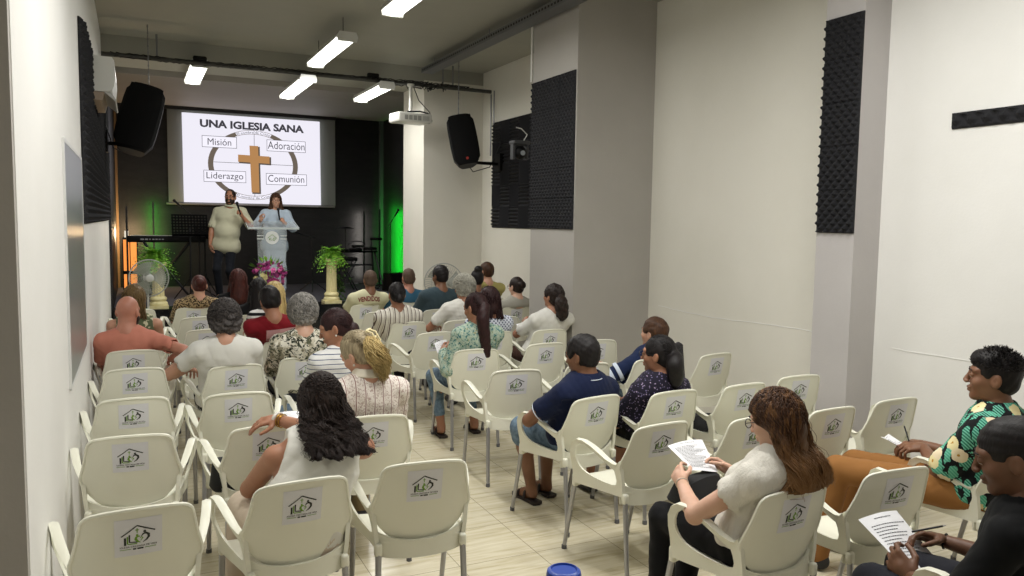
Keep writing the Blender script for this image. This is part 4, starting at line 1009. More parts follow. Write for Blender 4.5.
def denim(t): t.color(t.ramp(t.noise(t.coord(), 30, 5), [(.3, '#4f6478'), (.7, '#7d93a6')]))
# ---- anatomy
def head_vol(v, C, R, s=1.0, fem=False, beard=False, hi=True):
    """C centre of the head, R its frame"""
    g = lambda x, y, z: C+R @ (V3(x, y, z)*s)
    v.ell(g(0, -.012, .022), V3(.074, .094, .092)*s, R, .02); v.ell(g(0, .028, -.040), V3(.056 if fem else .060, .062, .074)*s, R, .03)
    v.ell(g(0, .072, -.096), V3(.020 if fem else .026, .018, .016)*s, R, .03); v.ell(g(0, .066, .026), V3(.056, .026, .020)*s, R, .02)
    for q in (-1, 1):
        v.ell(g(q*.040, .058, -.028), V3(.022, .022, .022)*s, R, .02)
        v.cut_ell(g(q*.031, .096, .006), V3(.016, .014, .010)*s, R, .012)
        v.ell(g(q*.075, -.012, -.012), V3(.010, .021, .032)*s, R @ rotm(-.2, q*.35), .006)
        if hi: v.cut_ell(g(q*.086, -.006, -.008), V3(.006, .010, .016)*s, R @ rotm(-.2, q*.35), .004)
        v.ell(g(q*.031, .080, .005), V3(.0145, .0135, .012)*s, R, .003)
        if hi: v.ell(g(q*.012, .103, -.030), V3(.008, .010, .007)*s, R, .006)
    v.cap(g(0, .088, .016), g(0, .108, -.024), .0075*s, .0105*s, .012)
    v.ell(g(0, .091, -.055), V3(.024, .012, .0065)*s, R, .006); v.ell(g(0, .089, -.068), V3(.021, .012, .0075)*s, R, .006)
    if hi: v.cut_ell(g(0, .103, -.061), V3(.022, .006, .0016)*s, R, .003)
def hand_vol(W, D, N, side, s=1.0, curl=(.4, .5, .55, .6), spread=.12, thumb=.5):
    """W wrist, D direction of the fingers, N palm normal (the way fingers curl), side +1 for a right hand"""
    v = Vol(); D = unit(D); N = unit(N-D*(N@D)); S = np.cross(D, N)*side       # S points to the thumb side
    xs = (.032, .011, -.010, -.030); Ls = (.072, .080, .074, .058); pl = (.088, .092, .087, .078); rr_ = (.0088, .0090, .0085, .0075)
    for i in range(4):
        K = W+D*pl[i]*s+S*xs[i]*s; v.cap(W+D*.012*s+S*xs[i]*.55*s, K, .0145*s, .0105*s, .014)
        d = unit(D+S*spread*(1.5-i)*.6); p = K; a = 0
        for L, c in ((.45, 1.0), (.30, 1.1), (.25, .8)):
            a += curl[i]*c; q = p+(d*math.cos(a)+N*math.sin(a))*Ls[i]*L*s; v.cap(p, q, rr_[i]*s*(1.02 if L > .4 else .95), rr_[i]*s*(.93 if L > .26 else .82), .003); p = q
    v.cap(W+D*.005*s, W+D*.05*s, .019*s, .022*s, .015)
    b = W+D*.022*s+S*.022*s; t1 = unit(S*.75+D*.65+N*(.2+.5*thumb)); t2 = unit(S*(.35-.5*thumb)+D*.9+N*.5*thumb); p = b+t1*.042*s; v.cap(b, p, .0135*s, .0112*s, .012); q = p+unit(t1*.4+t2)*.032*s; v.cap(p, q, .0108*s, .0098*s, .004); v.cap(q, q+t2*.026*s, .0096*s, .0082*s, .003)
    return v
def ik(A, B, l1, l2, pole):
    d = B-A; L = np.linalg.norm(d); mx = (l1+l2)*.995
    if L > mx: B = A+d/L*mx; L = mx; d = B-A
    u = d/L; a = (l1*l1-l2*l2+L*L)/(2*L); h = math.sqrt(max(l1*l1-a*a, 0)); p = unit(pole-u*(pole@u)); return A+u*a+p*h, B

def hair_build(style, hm, C, R, s, root, rg, near, tail=None, push=None):
    bk2 = -(R @ V3(0, 1, 0)); bk2[2] = 0; bk2 = unit(bk2); rt2 = np.cross(bk2, V3(0, 0, 1)); WY = lambda q: rt2*q[0]-bk2*q[1]+V3(0, 0, q[2])
    if abs(bk2[1]+1) < .6 and bk2[1] < 0: WY = lambda q: V3(*q)
    g = lambda x, y, z: C+R @ (V3(x, y, z)*s); v = Vol(); h = .0065 if near else .010; amp = .0025; extra = []
    def cap_shell(t=.010, low=-.02, front=.045):
        v.ell(g(0, -.014, .026), V3(.074+t, .094+t, .092+t)*s, R, .01); v.ell(g(0, -.035, -.03), V3(.066+t, .062+t*.6, .06)*s, R, .02)
    def face_cut(z=.045, y=.035): 
        v.cut_ell(g(0, .105, -.045), V3(.082, .075, .098)*s, R, .012)
        for q in (-1, 1): v.cut_ell(g(q*.085, .035, -.05), V3(.035, .048, .06)*s, R, .01)
    if style in ('short', 'fade', 'shaved', 'receding', 'buzz'):
        t = {'short': .011, 'fade': .004, 'shaved': .0035, 'buzz': .005, 'receding': .006}[style]
        v.ell(g(0, -.014, .028), V3(.073+t, .094+t, .090+t)*s, R, .01); v.ell(g(0, -.045, -.028), V3(.060+t*.4, .050+t*.5, .050)*s, R, .02)
        if style == 'fade': v.ell(g(0, .012, .075), V3(.066, .082, .048)*s, R, .02)
        face_cut(); 
        for q in (-1, 1): v.cut_ell(g(q*.082, -.002, -.02), V3(.024, .030, .044)*s, R, .006)
        v.cut_plane(g(0, -.05, -.072), R @ V3(0, .25, -1)); amp = .0038 if style != 'fade' else .004
        if style == 'receding': v.cut_ell(g(0, .09, .085), V3(.055, .06, .06)*s, R, .01)
    elif style == 'bald': return None
    elif style == 'curlyshort':
        v.ell(g(0, -.020, .022), V3(.092, .108, .100)*s, R, .01); v.ell(g(0, -.050, -.045), V3(.088, .068, .062)*s, R, .03); face_cut(); amp = .017
    elif style == 'curls':
        v.ell(g(0, -.016, .026), V3(.088, .106, .104)*s, R, .01); v.ell(g(0, -.045, -.03), V3(.082, .075, .07)*s, R, .03); face_cut(); amp = .011
    elif style == 'bob':
        v.ell(g(0, -.014, .026), V3(.086, .106, .103)*s, R, .01); v.ell(g(0, -.040, -.060), V3(.088, .070, .095)*s, R, .03); face_cut(); amp = .004
    elif style == 'long':
        v.ell(g(0, -.014, .026), V3(.086, .106, .103)*s, R, .01); v.cap(g(0, -.055, -.02), C+WY((0, -.07, -.20))*s, .075*s, .085*s, .03); face_cut(); amp = .004
        for q in (-1, 1): v.cap(g(q*.068, .0, -.02), C+R @ V3(q*.098, -.02, 0)+V3(0, 0, -.19)*s, .028*s, .035*s, .03)
    elif style in ('bun', 'highbun', 'lowbun', 'ponytail', 'clip', 'curlypony'):
        v.ell(g(0, -.014, .024), V3(.080, .100, .097)*s, R, .01); v.ell(g(0, -.045, -.03), V3(.062, .056, .055)*s, R, .02); face_cut(); amp = .0015
        for q in (-1, 1): v.cut_ell(g(q*.086, -.010, -.018), V3(.016, .022, .034)*s, R, .006)
        if style == 'bun': v.ell(g(0, -.115, .015), V3(.048, .036, .048)*s, R, .01)
        if style == 'lowbun': v.ell(g(0, -.105, -.045), V3(.045, .036, .042)*s, R, .015); v.cut_plane(g(0, -.05, -.11), R @ V3(0, .2, -1))
        if style == 'highbun': v.ell(g(0, -.065, .115), V3(.056, .048, .048)*s, R, .012)
        if style in ('ponytail', 'curlypony'):
            p0 = g(0, -.115, -.005 if style == 'ponytail' else .0); T = tail or [(0, -.16, -.06), (0, -.17, -.18), (0, -.16, -.34)]
            pts = [p0]+[C+np.array(q)*s for q in T]; rs = [.030, .046, .042, .034, .016] if style == 'ponytail' else [.025, .048, .050, .042, .02]
            P = spline(np.array(pts), 9); Rr = np.interp(np.linspace(0, 1, 9), np.linspace(0, 1, len(pts)), rs[:len(pts)]); v.chain(list(P), list(Rr*s), .02); v.cap(g(0, -.08, .01), p0, .04*s, .02*s, .02); amp = .002 if style == 'ponytail' else .008
    elif style in ('verylong', 'longcurly'):
        v.ell(g(0, -.014, .024), V3(.080, .100, .096)*s, R, .01); face_cut(); bk_ = R @ V3(0, -1, 0); v.cap(g(0, -.045, -.02), C+(bk_*V3(1, 1, 0)*.075+V3(0, 0, -.13))*s, .066*s, .060*s, .03)
        amp = .005
    rs_ = rg.randint(0, 10**6); nz = wrinkle(rs_, amp, 3.2 if amp > .005 else 2.0); parts = [v.mesh(h, nz)]; tailp = []
    # ------- strands
    def scalp(n, lo=-.35):
        out = []
        while len(out) < n:
            d = rg.normal(size=3); d /= np.linalg.norm(d)
            if d[2] < lo or (d[1] > .55 and d[2] < .35) or (d[1] > .15 and d[2] < -.05): continue
            out.append(d)
        return np.array(out)
    def onhead(d, t=.012): return C+((V3(0, -.014, .026)+d*(V3(.074, .094, .092)+t))*s) @ R.T
    if style in ('curlyshort', 'curls'):
        n = 900 if near else 380; d = scalp(n, -.75); base = onhead(d, .008)-(R @ V3(0, 0, .01)); nrm = d @ R.T
        t = np.linspace(0, 1, 8); a = rg.uniform(0, 6.28, (n, 1)); rad = rg.uniform(.010, .020, (n, 1)); tu = np.cross(nrm, rg.normal(size=(n, 3))); tu /= np.linalg.norm(tu, axis=1, keepdims=True); tw = np.cross(nrm, tu); ph = a+t*6.5
        Pth = base[:, None]+nrm[:, None]*(.006+.024*np.sin(t*2.2))[None, :, None]+tu[:, None]*(rad*np.cos(ph))[..., None]+tw[:, None]*(rad*np.sin(ph))[..., None]
        parts.append(strands_mesh(Pth, .0038 if near else .005, .0015))
    if style == 'fade' and near:
        n = 1100; d = scalp(n, .15 if style == 'fade' else -.45); base = onhead(d, .010); nrm = d @ R.T; bend = rg.normal(size=(n, 3))*.35; L = .014 if style == 'fade' else .007
        t = np.linspace(0, 1, 4); parts.append(strands_mesh(base[:, None]+(nrm+bend)[:, None]*(t*L)[None, :, None]+np.cross(nrm, bend)[:, None]*(t**2*L*.8)[None, :, None], .0022, .0008))
    if style in ('verylong', 'longcurly', 'long', 'bob'):
        if style in ('verylong', 'longcurly'): n = 2300
        else: n = 260
        d = scalp(n, -.30); P0 = onhead(d, .010); nrm = d @ R.T
        down = {'verylong': .225, 'longcurly': .115, 'long': .22, 'bob': .11}[style]*rg.uniform(.74 if near else .62, 1.05, n)
        back = V3(0, -1, 0) @ R.T; back[2] = 0; back = unit(back); rt_ = np.cross(back, V3(0, 0, 1)) ; 
        side = ((P0-C) @ rt_); fwd = -((P0-C) @ back)
        wid = {'verylong': .150, 'longcurly': .125, 'long': .09, 'bob': .085}[style]
        tgt = C+rt_*(np.sign(side)*np.minimum(np.abs(side)*1.25+rg.uniform(0, .02, n), wid))[:, None]+back*(np.clip(.115-np.abs(side)*.30-np.maximum(fwd, 0)*.45, .015, .14)+rg.uniform(-.028, .014, n))[:, None]
        P1 = P0+nrm*.012+V3(0, 0, -.02); P2 = .35*P0+.65*tgt; P2[:, 2] = np.minimum(P0[:, 2], C[2]+.01)-.045; P3 = tgt.copy(); P3[:, 2] = C[2]-.06-down*.35; P4 = tgt+back*.012+rt_*(rg.normal(size=(n, 1))*.008); P4[:, 2] = C[2]-.06-down
        if style == 'longcurly':
            for Px, kk in ((P2, .15), (P3, .5), (P4, 1.0)): Px += (back*.17-rt_*.012)*kk
        npt = 22 if n > 1000 else 12; Pth = spline(np.stack([P0, P1, P2, P3, P4], 1), npt); t = np.linspace(0, 1, npt)
        if style in ('verylong', 'longcurly'):
            ctr = P4[rg.randint(0, n, 46)]; cl = np.argmin(np.linalg.norm(P4[:, None]*V3(1, 1, .4)-ctr[None]*V3(1, 1, .4), axis=2), 1)
            mean = np.stack([Pth[cl == c_].mean(0) if (cl == c_).any() else Pth[0] for c_ in range(46)]); Pth = Pth+(mean[cl]-Pth)*(.55*t**1.5)[None, :, None]
            pa = rg.uniform(0, 6.28, 46)[cl]+rg.normal(size=n)*.35; fr = {'verylong': 15, 'longcurly': 34}[style]*rg.uniform(.85, 1.2, 46)[cl]; am = {'verylong': .016, 'longcurly': .024}[style]
            ph = pa[:, None]+fr[:, None]*t; gr = ((t**1.1 if style == 'verylong' else .5+.5*t))[None, :]*am; Pth = Pth+rt_*(np.cos(ph)*gr)[..., None]+back*(np.sin(ph)*gr*.8)[..., None]
        if push is not None and n > 1000:
            f_ = Vector(-back); B_ = Vector(back)
            Pl = Pth.copy()
            for i in range(n):
                ex = .006+rg.uniform(0, .022)
                for j in range(6, npt):
                    p = Vector(Pth[i, j])
                    if p.z > C[2]-.06: continue
                    h_ = push.ray_cast(p+B_*.4, f_, .8)
                    if h_[0] is not None:
                        dd = (h_[0]-p).dot(B_)+ex
                        if dd > 0: Pl[i, j] = np.array(p+B_*dd)
            k_ = np.array([.25, .5, .25]); Q_ = Pl.copy(); Q_[:, 1:-1] = Pl[:, :-2]*.25+Pl[:, 1:-1]*.5+Pl[:, 2:]*.25; Pth = np.where((Pl != Pth).any(axis=2, keepdims=True), Pl, Q_)
        if n > 1000:
            ph2 = (ph if style in ('verylong', 'longcurly') else 0)*1.0; a2 = {'verylong': .017, 'longcurly': .012}[style]; gr2 = np.clip((t-.3)/.4, 0, 1)[None, :]*a2; Pth = Pth+rt_*(np.cos(ph2*1.25)*gr2)[..., None]+back*((.6+np.sin(ph2*1.25))*gr2*.8)[..., None]
        zz = Pth[..., 2]; lim = np.where(zz < .80, -.17-.24*np.clip(zz-.43, 0, .5), -9); Pth[..., 1] = np.maximum(Pth[..., 1], lim)
        parts.append(strands_mesh(Pth, .0028 if n > 1000 else .006, .001 if n > 1000 else .003))
        if n > 1000:
            for _ in range(1):
                k = 60; i = rg.randint(0, n, k); Q_ = Pth[i]+rg.normal(size=(k, 1, 3))*.004+nrm[i][:, None]*(t**2*.035)[None, :, None]; parts.append(strands_mesh(Q_, .0011, .0006))
    if style in ('bun', 'highbun', 'lowbun', 'ponytail', 'clip', 'curlypony') and near:
        tie = g(0, -.115, {'ponytail': -.005, 'clip': .035, 'lowbun': -.045, 'highbun': .10, 'bun': .015, 'curlypony': .0}[style]); n = 700; d = scalp(n, -.6); P0 = onhead(d, .006)
        mid = (P0+tie)/2-C; mid = mid/np.linalg.norm(mid, axis=1, keepdims=True)*(.108*s); P1 = C+mid+R @ V3(0, -.004, .016); parts.append(strands_mesh(spline(np.stack([P0, P1, np.tile(tie, (n, 1))], 1), 8), .0022, .002))
        if style in ('ponytail', 'curlypony', 'clip'):
            T = tail or [(0, -.16, -.06), (0, -.17, -.18), (0, -.16, -.34)]; pts = np.array([tie]+[C+np.array(q)*s for q in T]); n = 420; Pth = np.tile(spline(pts, 16), (n, 1, 1)); off = rg.normal(size=(n, 1, 3)); off /= np.linalg.norm(off, axis=2, keepdims=True)
            t = np.linspace(0, 1, 16)[None, :, None]; spread = {'ponytail': .034, 'curlypony': .05, 'clip': .055}[style]*rg.uniform(.3, 1, (n, 1, 1))**.6
            Pth = Pth+off*spread*np.sin(.35+t*2.5)
            if style != 'ponytail': ph = rg.uniform(0, 6.28, (n, 1, 1))+t*14; Pth = Pth+np.cos(ph)*V3(.010, 0, 0)+np.sin(ph)*V3(0, .010, .004)
            Pth[:, :, 2] -= (rg.uniform(0, .05, (n, 1))*t[..., 0]**2); (tailp if style == 'clip' else parts).append(strands_mesh(Pth, .0028, .001))
    if tailp: np_mesh('ponytail', tailp, HR['blond'], root)
    o = np_mesh('hair', parts, hm, root); return o

def collar_mesh(T, N1, rad, hgt, m, root, name='collar', drop=.03):
    ax = unit(N1-T); a = np.cross(ax, V3(0, 1, 0)); a = unit(a); b = np.cross(a, ax); rings = []
    for r, z in ((rad+.004, 0.0), (rad, hgt), (rad+.004, hgt+.004), (rad+.010, hgt), (rad+.028, -.002-drop*.3), (rad+.024, -.008-drop*.3), (rad+.010, .006)):
        rings.append([tuple(T+ax*(z-.004*math.cos(t)*0)+(a*math.cos(t)+b*math.sin(t))*r*(1.0 if abs(math.cos(t)) > .5 else .97)) for t in [2*math.pi*k/28 for k in range(28)]])
    return MB().loft(rings+[rings[0]]).build(name, m, root, smooth=60)

PEOPLE = {}
def person(label, chair, head, sk, hair, hc, top, topm, legm=None, legs='pants', s=1.0, sw=.175, wd=1.0, dp=1.0, pitch=.12, yaw=0, roll=0, turn=0, lean=0, sleeve=.45, hands=None, near=False, fem=False, rest=None, beard=None, shoes=None, tail=None, back=0.0, knees=None, feet=None, hands_arg=None, glasses=False, neck_r=.052, collar=None, standing=None, shift=(0, 0), loose=.0, tank=False, belly=0, fold=.0042):
    """one person; chair=(x, y of the seat origin); head = world position of the crown"""
    rg = np.random.RandomState(sum(map(ord, label)))
    base = V3(chair[0], chair[1], 0); H = V3(*head)-base; r = None
    Rh = rotm(pitch, yaw+turn, roll); C = H-Rh @ V3(0, -.005, .117*s)
    yr = rotm(0, turn); fwd = yr @ V3(0, 1, 0); rgt = yr @ V3(1, 0, 0)
    if standing is None: hip = V3(shift[0], -.075+shift[1], .545)
    else: hip = V3(*standing)
    N1 = C+Rh @ (V3(0, -.028, -.085)*s)
    sp = N1-hip; sp_u = unit(sp)
    T = N1-unit(sp_u*.7+V3(0, 0, 1)*.5)*.085*s-fwd*.008                         # base of the neck
    sh = {}; 
    for q in (-1, 1): sh[q] = T+rgt*q*sw*s-sp_u*.045*s+fwd*.004+V3(0, 0, -.012-.02*0)
    chest = hip+(T-hip)*.70+fwd*.012-yr @ V3(0, back, 0); waist = hip+(T-hip)*.33+fwd*(.008+.02*belly)-yr @ V3(0, back*1.2, 0)
    xa = rgt; za = sp_u; ya = unit(np.cross(za, xa)); xa = np.cross(ya, za); Rt = np.stack([xa, ya, za], 1)
    # arms
    L1, L2 = .285*s, .255*s; elbow = {}; wrist = {}; hdir = {}; hn = {}
    hs = hands or {}
    for q in (-1, 1):
        spec = hs.get(q, None)
        if spec is None: W = hip+fwd*.27+rgt*q*.10+V3(0, 0, .12); dd = fwd*.8-rgt*q*.5; nn = V3(0, 0, -1); cu = (.5, .6, .6, .6); pole = rgt*q*.7-V3(0, 0, 1)*.8-fwd*.5; th = .4
        else:
            W = V3(*spec['w'])-base; dd = V3(*spec.get('d', (0, 1, 0))); nn = V3(*spec.get('n', (0, 0, -1))); cu = spec.get('curl', (.5, .6, .6, .6)); pole = V3(*spec['pole']) if 'pole' in spec else rgt*q*.7-V3(0, 0, 1)*.8-fwd*.5; th = spec.get('thumb', .5)
        elbow[q], wrist[q] = ik(sh[q], W, L1, L2, pole); hdir[q] = (dd, nn, cu, th)
    # legs
    kn = {}; an = {}; ft = {}; hj = {}
    for q in (-1, 1):
        hj[q] = hip+rgt*q*.085*s-V3(0, 0, .02)
        if standing is None:
            kn[q] = V3(*knees[q])-base if knees else hj[q]+fwd*.42*s+rgt*q*.035+V3(0, 0, .0)
            if not knees: kn[q][2] = .50
            an[q] = V3(*feet[q])-base if feet else V3(kn[q][0], kn[q][1], .085)+fwd*.03
        else: an[q] = V3(*feet[q])-base; kn[q], an[q] = ik(hj[q], an[q], .43*s, .43*s, fwd)
        ft[q] = fwd
    def torso(v, o, k=.03):
        v.ell(hip+V3(0, 0, .01), V3(.165*wd, .118*dp, .11)+o, Rt, k)
        if standing is not None: v.ell(hip-V3(0, 0, .06), V3(.155*wd, .115*dp, .10)+o, Rt, k)
        v.ell(waist, V3(.142*wd, (.102+.05*belly)*dp, .15+.05*min(belly, 1))+o, Rt, k+.03); v.ell(chest, V3(.158*wd, .108*dp, .165)+o, Rt, k+.02)
        v.ell(chest+(T-chest)*.45-fwd*.022, V3(.135, .075, .10)*s+o, Rt, k+.01)
        a, b = sh[-1], sh[1]; v.cap(a+(b-a)*.06, b-(b-a)*.06, .050*s+o, None, k)
        for q in (-1, 1): v.cap(T+V3(0, 0, -.012), sh[q]-V3(0, 0, -.0), .046*s+o, .047*s+o, k)
        if fem:
            for q in (-1, 1): v.ell(chest+fwd*.085+rgt*q*.07+V3(0, 0, -.01), V3(.062, .06, .065)+o, Rt, .03)
    # ---- body: one continuous skin surface
    b = Vol(); torso(b, -.012)
    b.cap(N1+Rh @ V3(0, .012, .01), T+fwd*.012, neck_r*s, (neck_r+.006)*s, .03); b.cap(T-fwd*.01, T-sp_u*.06, .07*s, .08*s, .04)
    fat = .016*(wd-1)
    for q in (-1, 1):
        e, w_ = elbow[q], wrist[q]; b.cap(sh[q], e, (.047+fat)*s, (.037+fat)*s, .02); m_ = e+(w_-e)*.3; b.cap(e, m_, (.036+fat)*s, (.037+fat)*s, .012); b.cap(m_, w_, (.036+fat)*s, .0235*s, .012)
        if legs in ('shorts', 'bare', 'skirt', 'dress', 'cropped'):
            b.cap(hj[q], kn[q], .070*s, .050*s, .03); mm = kn[q]+(an[q]-kn[q])*.3; b.cap(kn[q], mm, .050*s, .052*s, .02); b.cap(mm, an[q], .052*s, .033*s, .02)
            b.cap(an[q], an[q]+ft[q]*.13-V3(0, 0, .055), .030, .022, .02); b.cap(an[q]-V3(0, 0, .03)-ft[q]*.02, an[q]+ft[q]*.08-V3(0, 0, .055), .028, .028, .02)
        else: b.cap(hj[q], kn[q], .066*s, .046*s, .03); b.cap(kn[q], an[q], .044*s, .03*s, .02); b.cap(an[q], an[q]+ft[q]*.12-V3(0, 0, .05), .026, .020, .02)
    if standing is None: b.chairback()
    parts = [b.mesh(.0095 if near else .0125)]
    # the head again at finer grain for people close to the camera or facing it
    hv = Vol(); head_vol(hv, C, Rh, s, fem, hi=near or standing is not None); hv.cap(N1+Rh @ V3(0, .012, .01), T+fwd*.012, neck_r*s, (neck_r+.006)*s, .03); parts.append(hv.mesh(.0045 if near or standing is not None else .0068))
    for q in (-1, 1):
        dd, nn, cu, th = hdir[q]; parts.append(hand_vol(wrist[q]-unit(dd)*.012, dd, nn, q, s*(1.0 if not fem else .92), cu, thumb=th).mesh(.0042 if near else .0065))
    root = np_mesh('person', parts, SK[sk]); root.location = tuple(base)
    tag(root, label, 'person')
    # ---- garments
    lo = .012+loose
    if top:
        v = Vol(); torso(v, lo); bores = []
        if standing is not None: v.ell(hip-V3(0, 0, .05), V3(.160*wd, .122*dp, .11)+lo, Rt, .04)
        for q in (-1, 1):
            e, w_ = elbow[q], wrist[q]
            if tank: continue
            if sleeve <= 1: v.cap(sh[q]+rgt*q*.0, sh[q]+(e-sh[q])*sleeve*1.0, (.044+fat)*s+lo, (.043+fat)*s+lo*1.35, .025); bores.append((sh[q]+(e-sh[q])*(sleeve+.02), sh[q]+(e-sh[q])*(sleeve+.6), (.0395+fat)*s+lo*.9))
            else: v.cap(sh[q], e, (.044+fat)*s+lo, (.040+fat)*s+lo*1.2, .025); v.cap(e, e+(w_-e)*min(sleeve-1, .97), (.040+fat)*s+lo*1.2, (.032)*s+lo*1.1, .02)
        for a_, b_, r_ in bores: v.cut_cap(a_, b_, r_, r_+.012, .004)
        # neckline
        v.cut_cap(T-unit(N1-T)*.03+fwd*.012, N1+unit(N1-T)*.1, (.062 if not tank else .085)*s, (.075 if not tank else .12)*s, .006)
        if tank:
            for q in (-1, 1): v.cut_ell(sh[q]+rgt*q*.022+sp_u*.02, V3(.058, .15, .15), Rt, .006)
        if standing is None and legs != 'dress': v.cut_plane(hip-V3(0, 0, .075), V3(0, 0, -1))
        if standing is None: v.chairback()
        g_ = np_mesh(top, [v.mesh(.008 if near else .0125, wrinkle(rg.randint(9999), fold if near else .003, 1.3))], topm, root)
        PEOPLE.setdefault(label, {})['top'] = g_
    if legs != 'bare' and legm is not None:
        v = Vol(); o = .016
        v.ell(hip-V3(0, 0, .02), V3(.165*wd, .125, .10)+.006, Rt, .04)
        for q in (-1, 1):
            if legs in ('pants', 'cropped'):
                e_ = an[q] if legs == 'pants' else kn[q]+(an[q]-kn[q])*.72; v.cap(hj[q], kn[q], .082*s+.004, .058*s+o*.3, .03); v.cap(kn[q], e_, .058*s+o*.3, (.05 if legs == 'pants' else .045)*s, .02)
            elif legs == 'shorts': v.cap(hj[q], hj[q]+(kn[q]-hj[q])*1.0, .086*s, .068*s, .03); v.cap(kn[q], kn[q]+(an[q]-kn[q])*.14, .067*s, .070*s, .02)
            elif legs in ('skirt', 'dress'): v.cap(hj[q], kn[q], .088*s, .075*s, .06); v.cap(kn[q], kn[q]+(an[q]-kn[q])*(.35 if legs == 'skirt' else .75), .075*s, .08*s, .08)
        if legs in ('skirt', 'dress') and standing is not None:
            v.cap(hip-V3(0, 0, .05), (an[-1]+an[1])/2+V3(0, 0, .06), .15, .17, .06)
        if standing is None: v.chairback()
        np_mesh({'pants': 'trousers', 'cropped': 'trousers', 'shorts': 'shorts', 'skirt': 'skirt', 'dress': 'skirt'}[legs], [v.mesh(.010 if near else .014, wrinkle(rg.randint(9999), .004))], legm, root)
    sm_ = shoes or mat('shoe_dark', '#232225', .6)
    for q in (-1, 1):
        a = an[q]; f = ft[q]; v = Vol(); z0 = V3(a[0], a[1], .0)
        if sm_ == 'sandal':
            b2 = MB(); outl = [(-.045, -.07), (-.035, .06), (-.045, .15), (-.02, .185), (.025, .185), (.045, .14), (.035, .05), (.035, -.07), (0, -.085)]
            P3 = [(a+rgt*x*.9+f*(y+.0)) for x, y in outl]; b2.add([(p[0], p[1], .003) for p in P3]+[(p[0], p[1], .022) for p in P3], [tuple(range(9)), tuple(range(17, 8, -1))]+[(i, (i+1) % 9, 9+(i+1) % 9, 9+i) for i in range(9)])
            for yy, hh in ((.03, .085), (.10, .062)): b2.tube([tuple(a+rgt*x+f*yy+V3(0, 0, z-a[2])) for x, z in ((-.04, .02), (-.035, hh*.75), (0, hh), (.035, hh*.75), (.04, .02))], .009, 6)
            b2.build('sandal', mat('sandal_dark', '#2a2220', .6), root, smooth=45)
        else:
            v.cap(z0+V3(0, 0, .045)-f*.02, z0+f*.06+V3(0, 0, .04), .040, .040, .02); v.cap(z0+f*.05+V3(0, 0, .036), z0+f*.15+V3(0, 0, .032), .040, .034, .02); v.cap(z0+V3(0, 0, .05)-f*.02, z0-f*.01+V3(0, 0, .075), .038, .042, .02); v.cut_plane(V3(0, 0, .004), V3(0, 0, -1)); np_mesh('shoe', [v.mesh(.009)], sm_, root)
    push = None
    if hair in ('verylong', 'longcurly') and 'top' in PEOPLE.get(label, {}):
        from mathutils.bvhtree import BVHTree
        me_ = PEOPLE[label]['top'].data; push = BVHTree.FromPolygons([v_.co for v_ in me_.vertices], [tuple(p_.vertices) for p_ in me_.polygons])
    if hair != 'bald': hair_build(hair, HR[hc], C, Rh, s, root, rg, near, tail, push)
    g = lambda x, y, z: C+Rh @ (V3(x, y, z)*s)
    if near or glasses or beard or standing is not None or abs(yaw) > .4:
        em = mat('eye_dark', '#1a1210', .2); ew = mat('eye_white', '#d8d2cc', .3)
        for q in (-1, 1):
            b2 = MB(); b2.cur = 0; b2.ball(tuple(g(q*.031, .0805, .004)), .0122*s, 12, 8); b2.cur = 1; b2.ball(tuple(g(q*.031, .0885, .004)), .0056*s, 8, 6); b2.build('eye', [ew, em], root, smooth=True)
            b2 = MB(); b2.tube([tuple(g(q*x, y, z)) for x, y, z in ((.014, .094, .024), (.028, .095, .030), (.044, .084, .026))], [.003, .0038, .002], 6); b2.build('eyebrow', HR['dark'], root, smooth=True)
    if beard:
        v = Vol(); v.ell(g(0, .030, -.055), V3(.067, .070, .070)*s, Rh, .02); v.cut_ell(g(0, .05, .035), V3(.09, .09, .062)*s, Rh, .01); v.cut_ell(g(0, .100, -.062), V3(.022, .02, .010)*s, Rh, .005); v.cut_plane(g(0, .01, 0), Rh @ V3(0, -1, 0)); np_mesh('beard', [v.mesh(.006, wrinkle(5, .003, 3))], HR[beard], root)
    if glasses:
        b2 = MB(); gm = mat('glasses_frame', '#1b1715', .3)
        for q in (-1, 1):
            b2.tube([tuple(g(q*.033+.024*math.cos(t), .104, .004+.018*math.sin(t))) for t in np.linspace(0, 6.283, 15)], .0020, 5); b2.tube([tuple(g(q*.056, .103, .008)), tuple(g(q*.074, .07, .010)), tuple(g(q*.078, -.005, .004))], .0018, 5)
        b2.tube([tuple(g(-.010, .105, .006)), tuple(g(.010, .105, .006))], .002, 5); b2.build('glasses', gm, root, smooth=True)
    if collar: collar_mesh(T+unit(N1-T)*.046+fwd*.010, N1+fwd*.01, .066*s, .022, collar, root)
    PEOPLE.setdefault(label, {}).update(root=root, C=C, R=Rh, T=T, N1=N1, chest=chest, sh=sh, elbow=elbow, wrist=wrist, Rt=Rt, base=base, fwd=fwd, rgt=rgt, s=s)
    return PEOPLE[label]
# ================================================================== the people
white_t = cloth('white_cotton', '#d9d7d0'); W_ = {}
jeans = cloth('denim', '#6c8295', fn=denim); dkpants = cloth('dark_trousers', '#22232a'); blackc = cloth('black_cotton', '#111114'); khaki = cloth('khaki', '#8a7a5c'); brownp = cloth('brown_chino', '#96683a')
down = (0, 0, -1)
def lap(cx, cy, q, dx=0, dy=0, dz=0): return dict(w=(cx+q*.08+dx, cy+.22+dy, .66+dz), d=(-q*.5, .8, -.15), n=(0, -.1, -1), curl=(.35, .4, .45, .5))
def P_(label, cx, by, head, *a, **k):
    hs = k.pop('hands', {}); cy = by+.30
    for q in (-1, 1):
        if q not in hs: hs[q] = lap(cx, cy, q)
    return person(label, (cx, cy), head, *a, hands=hs, **k)
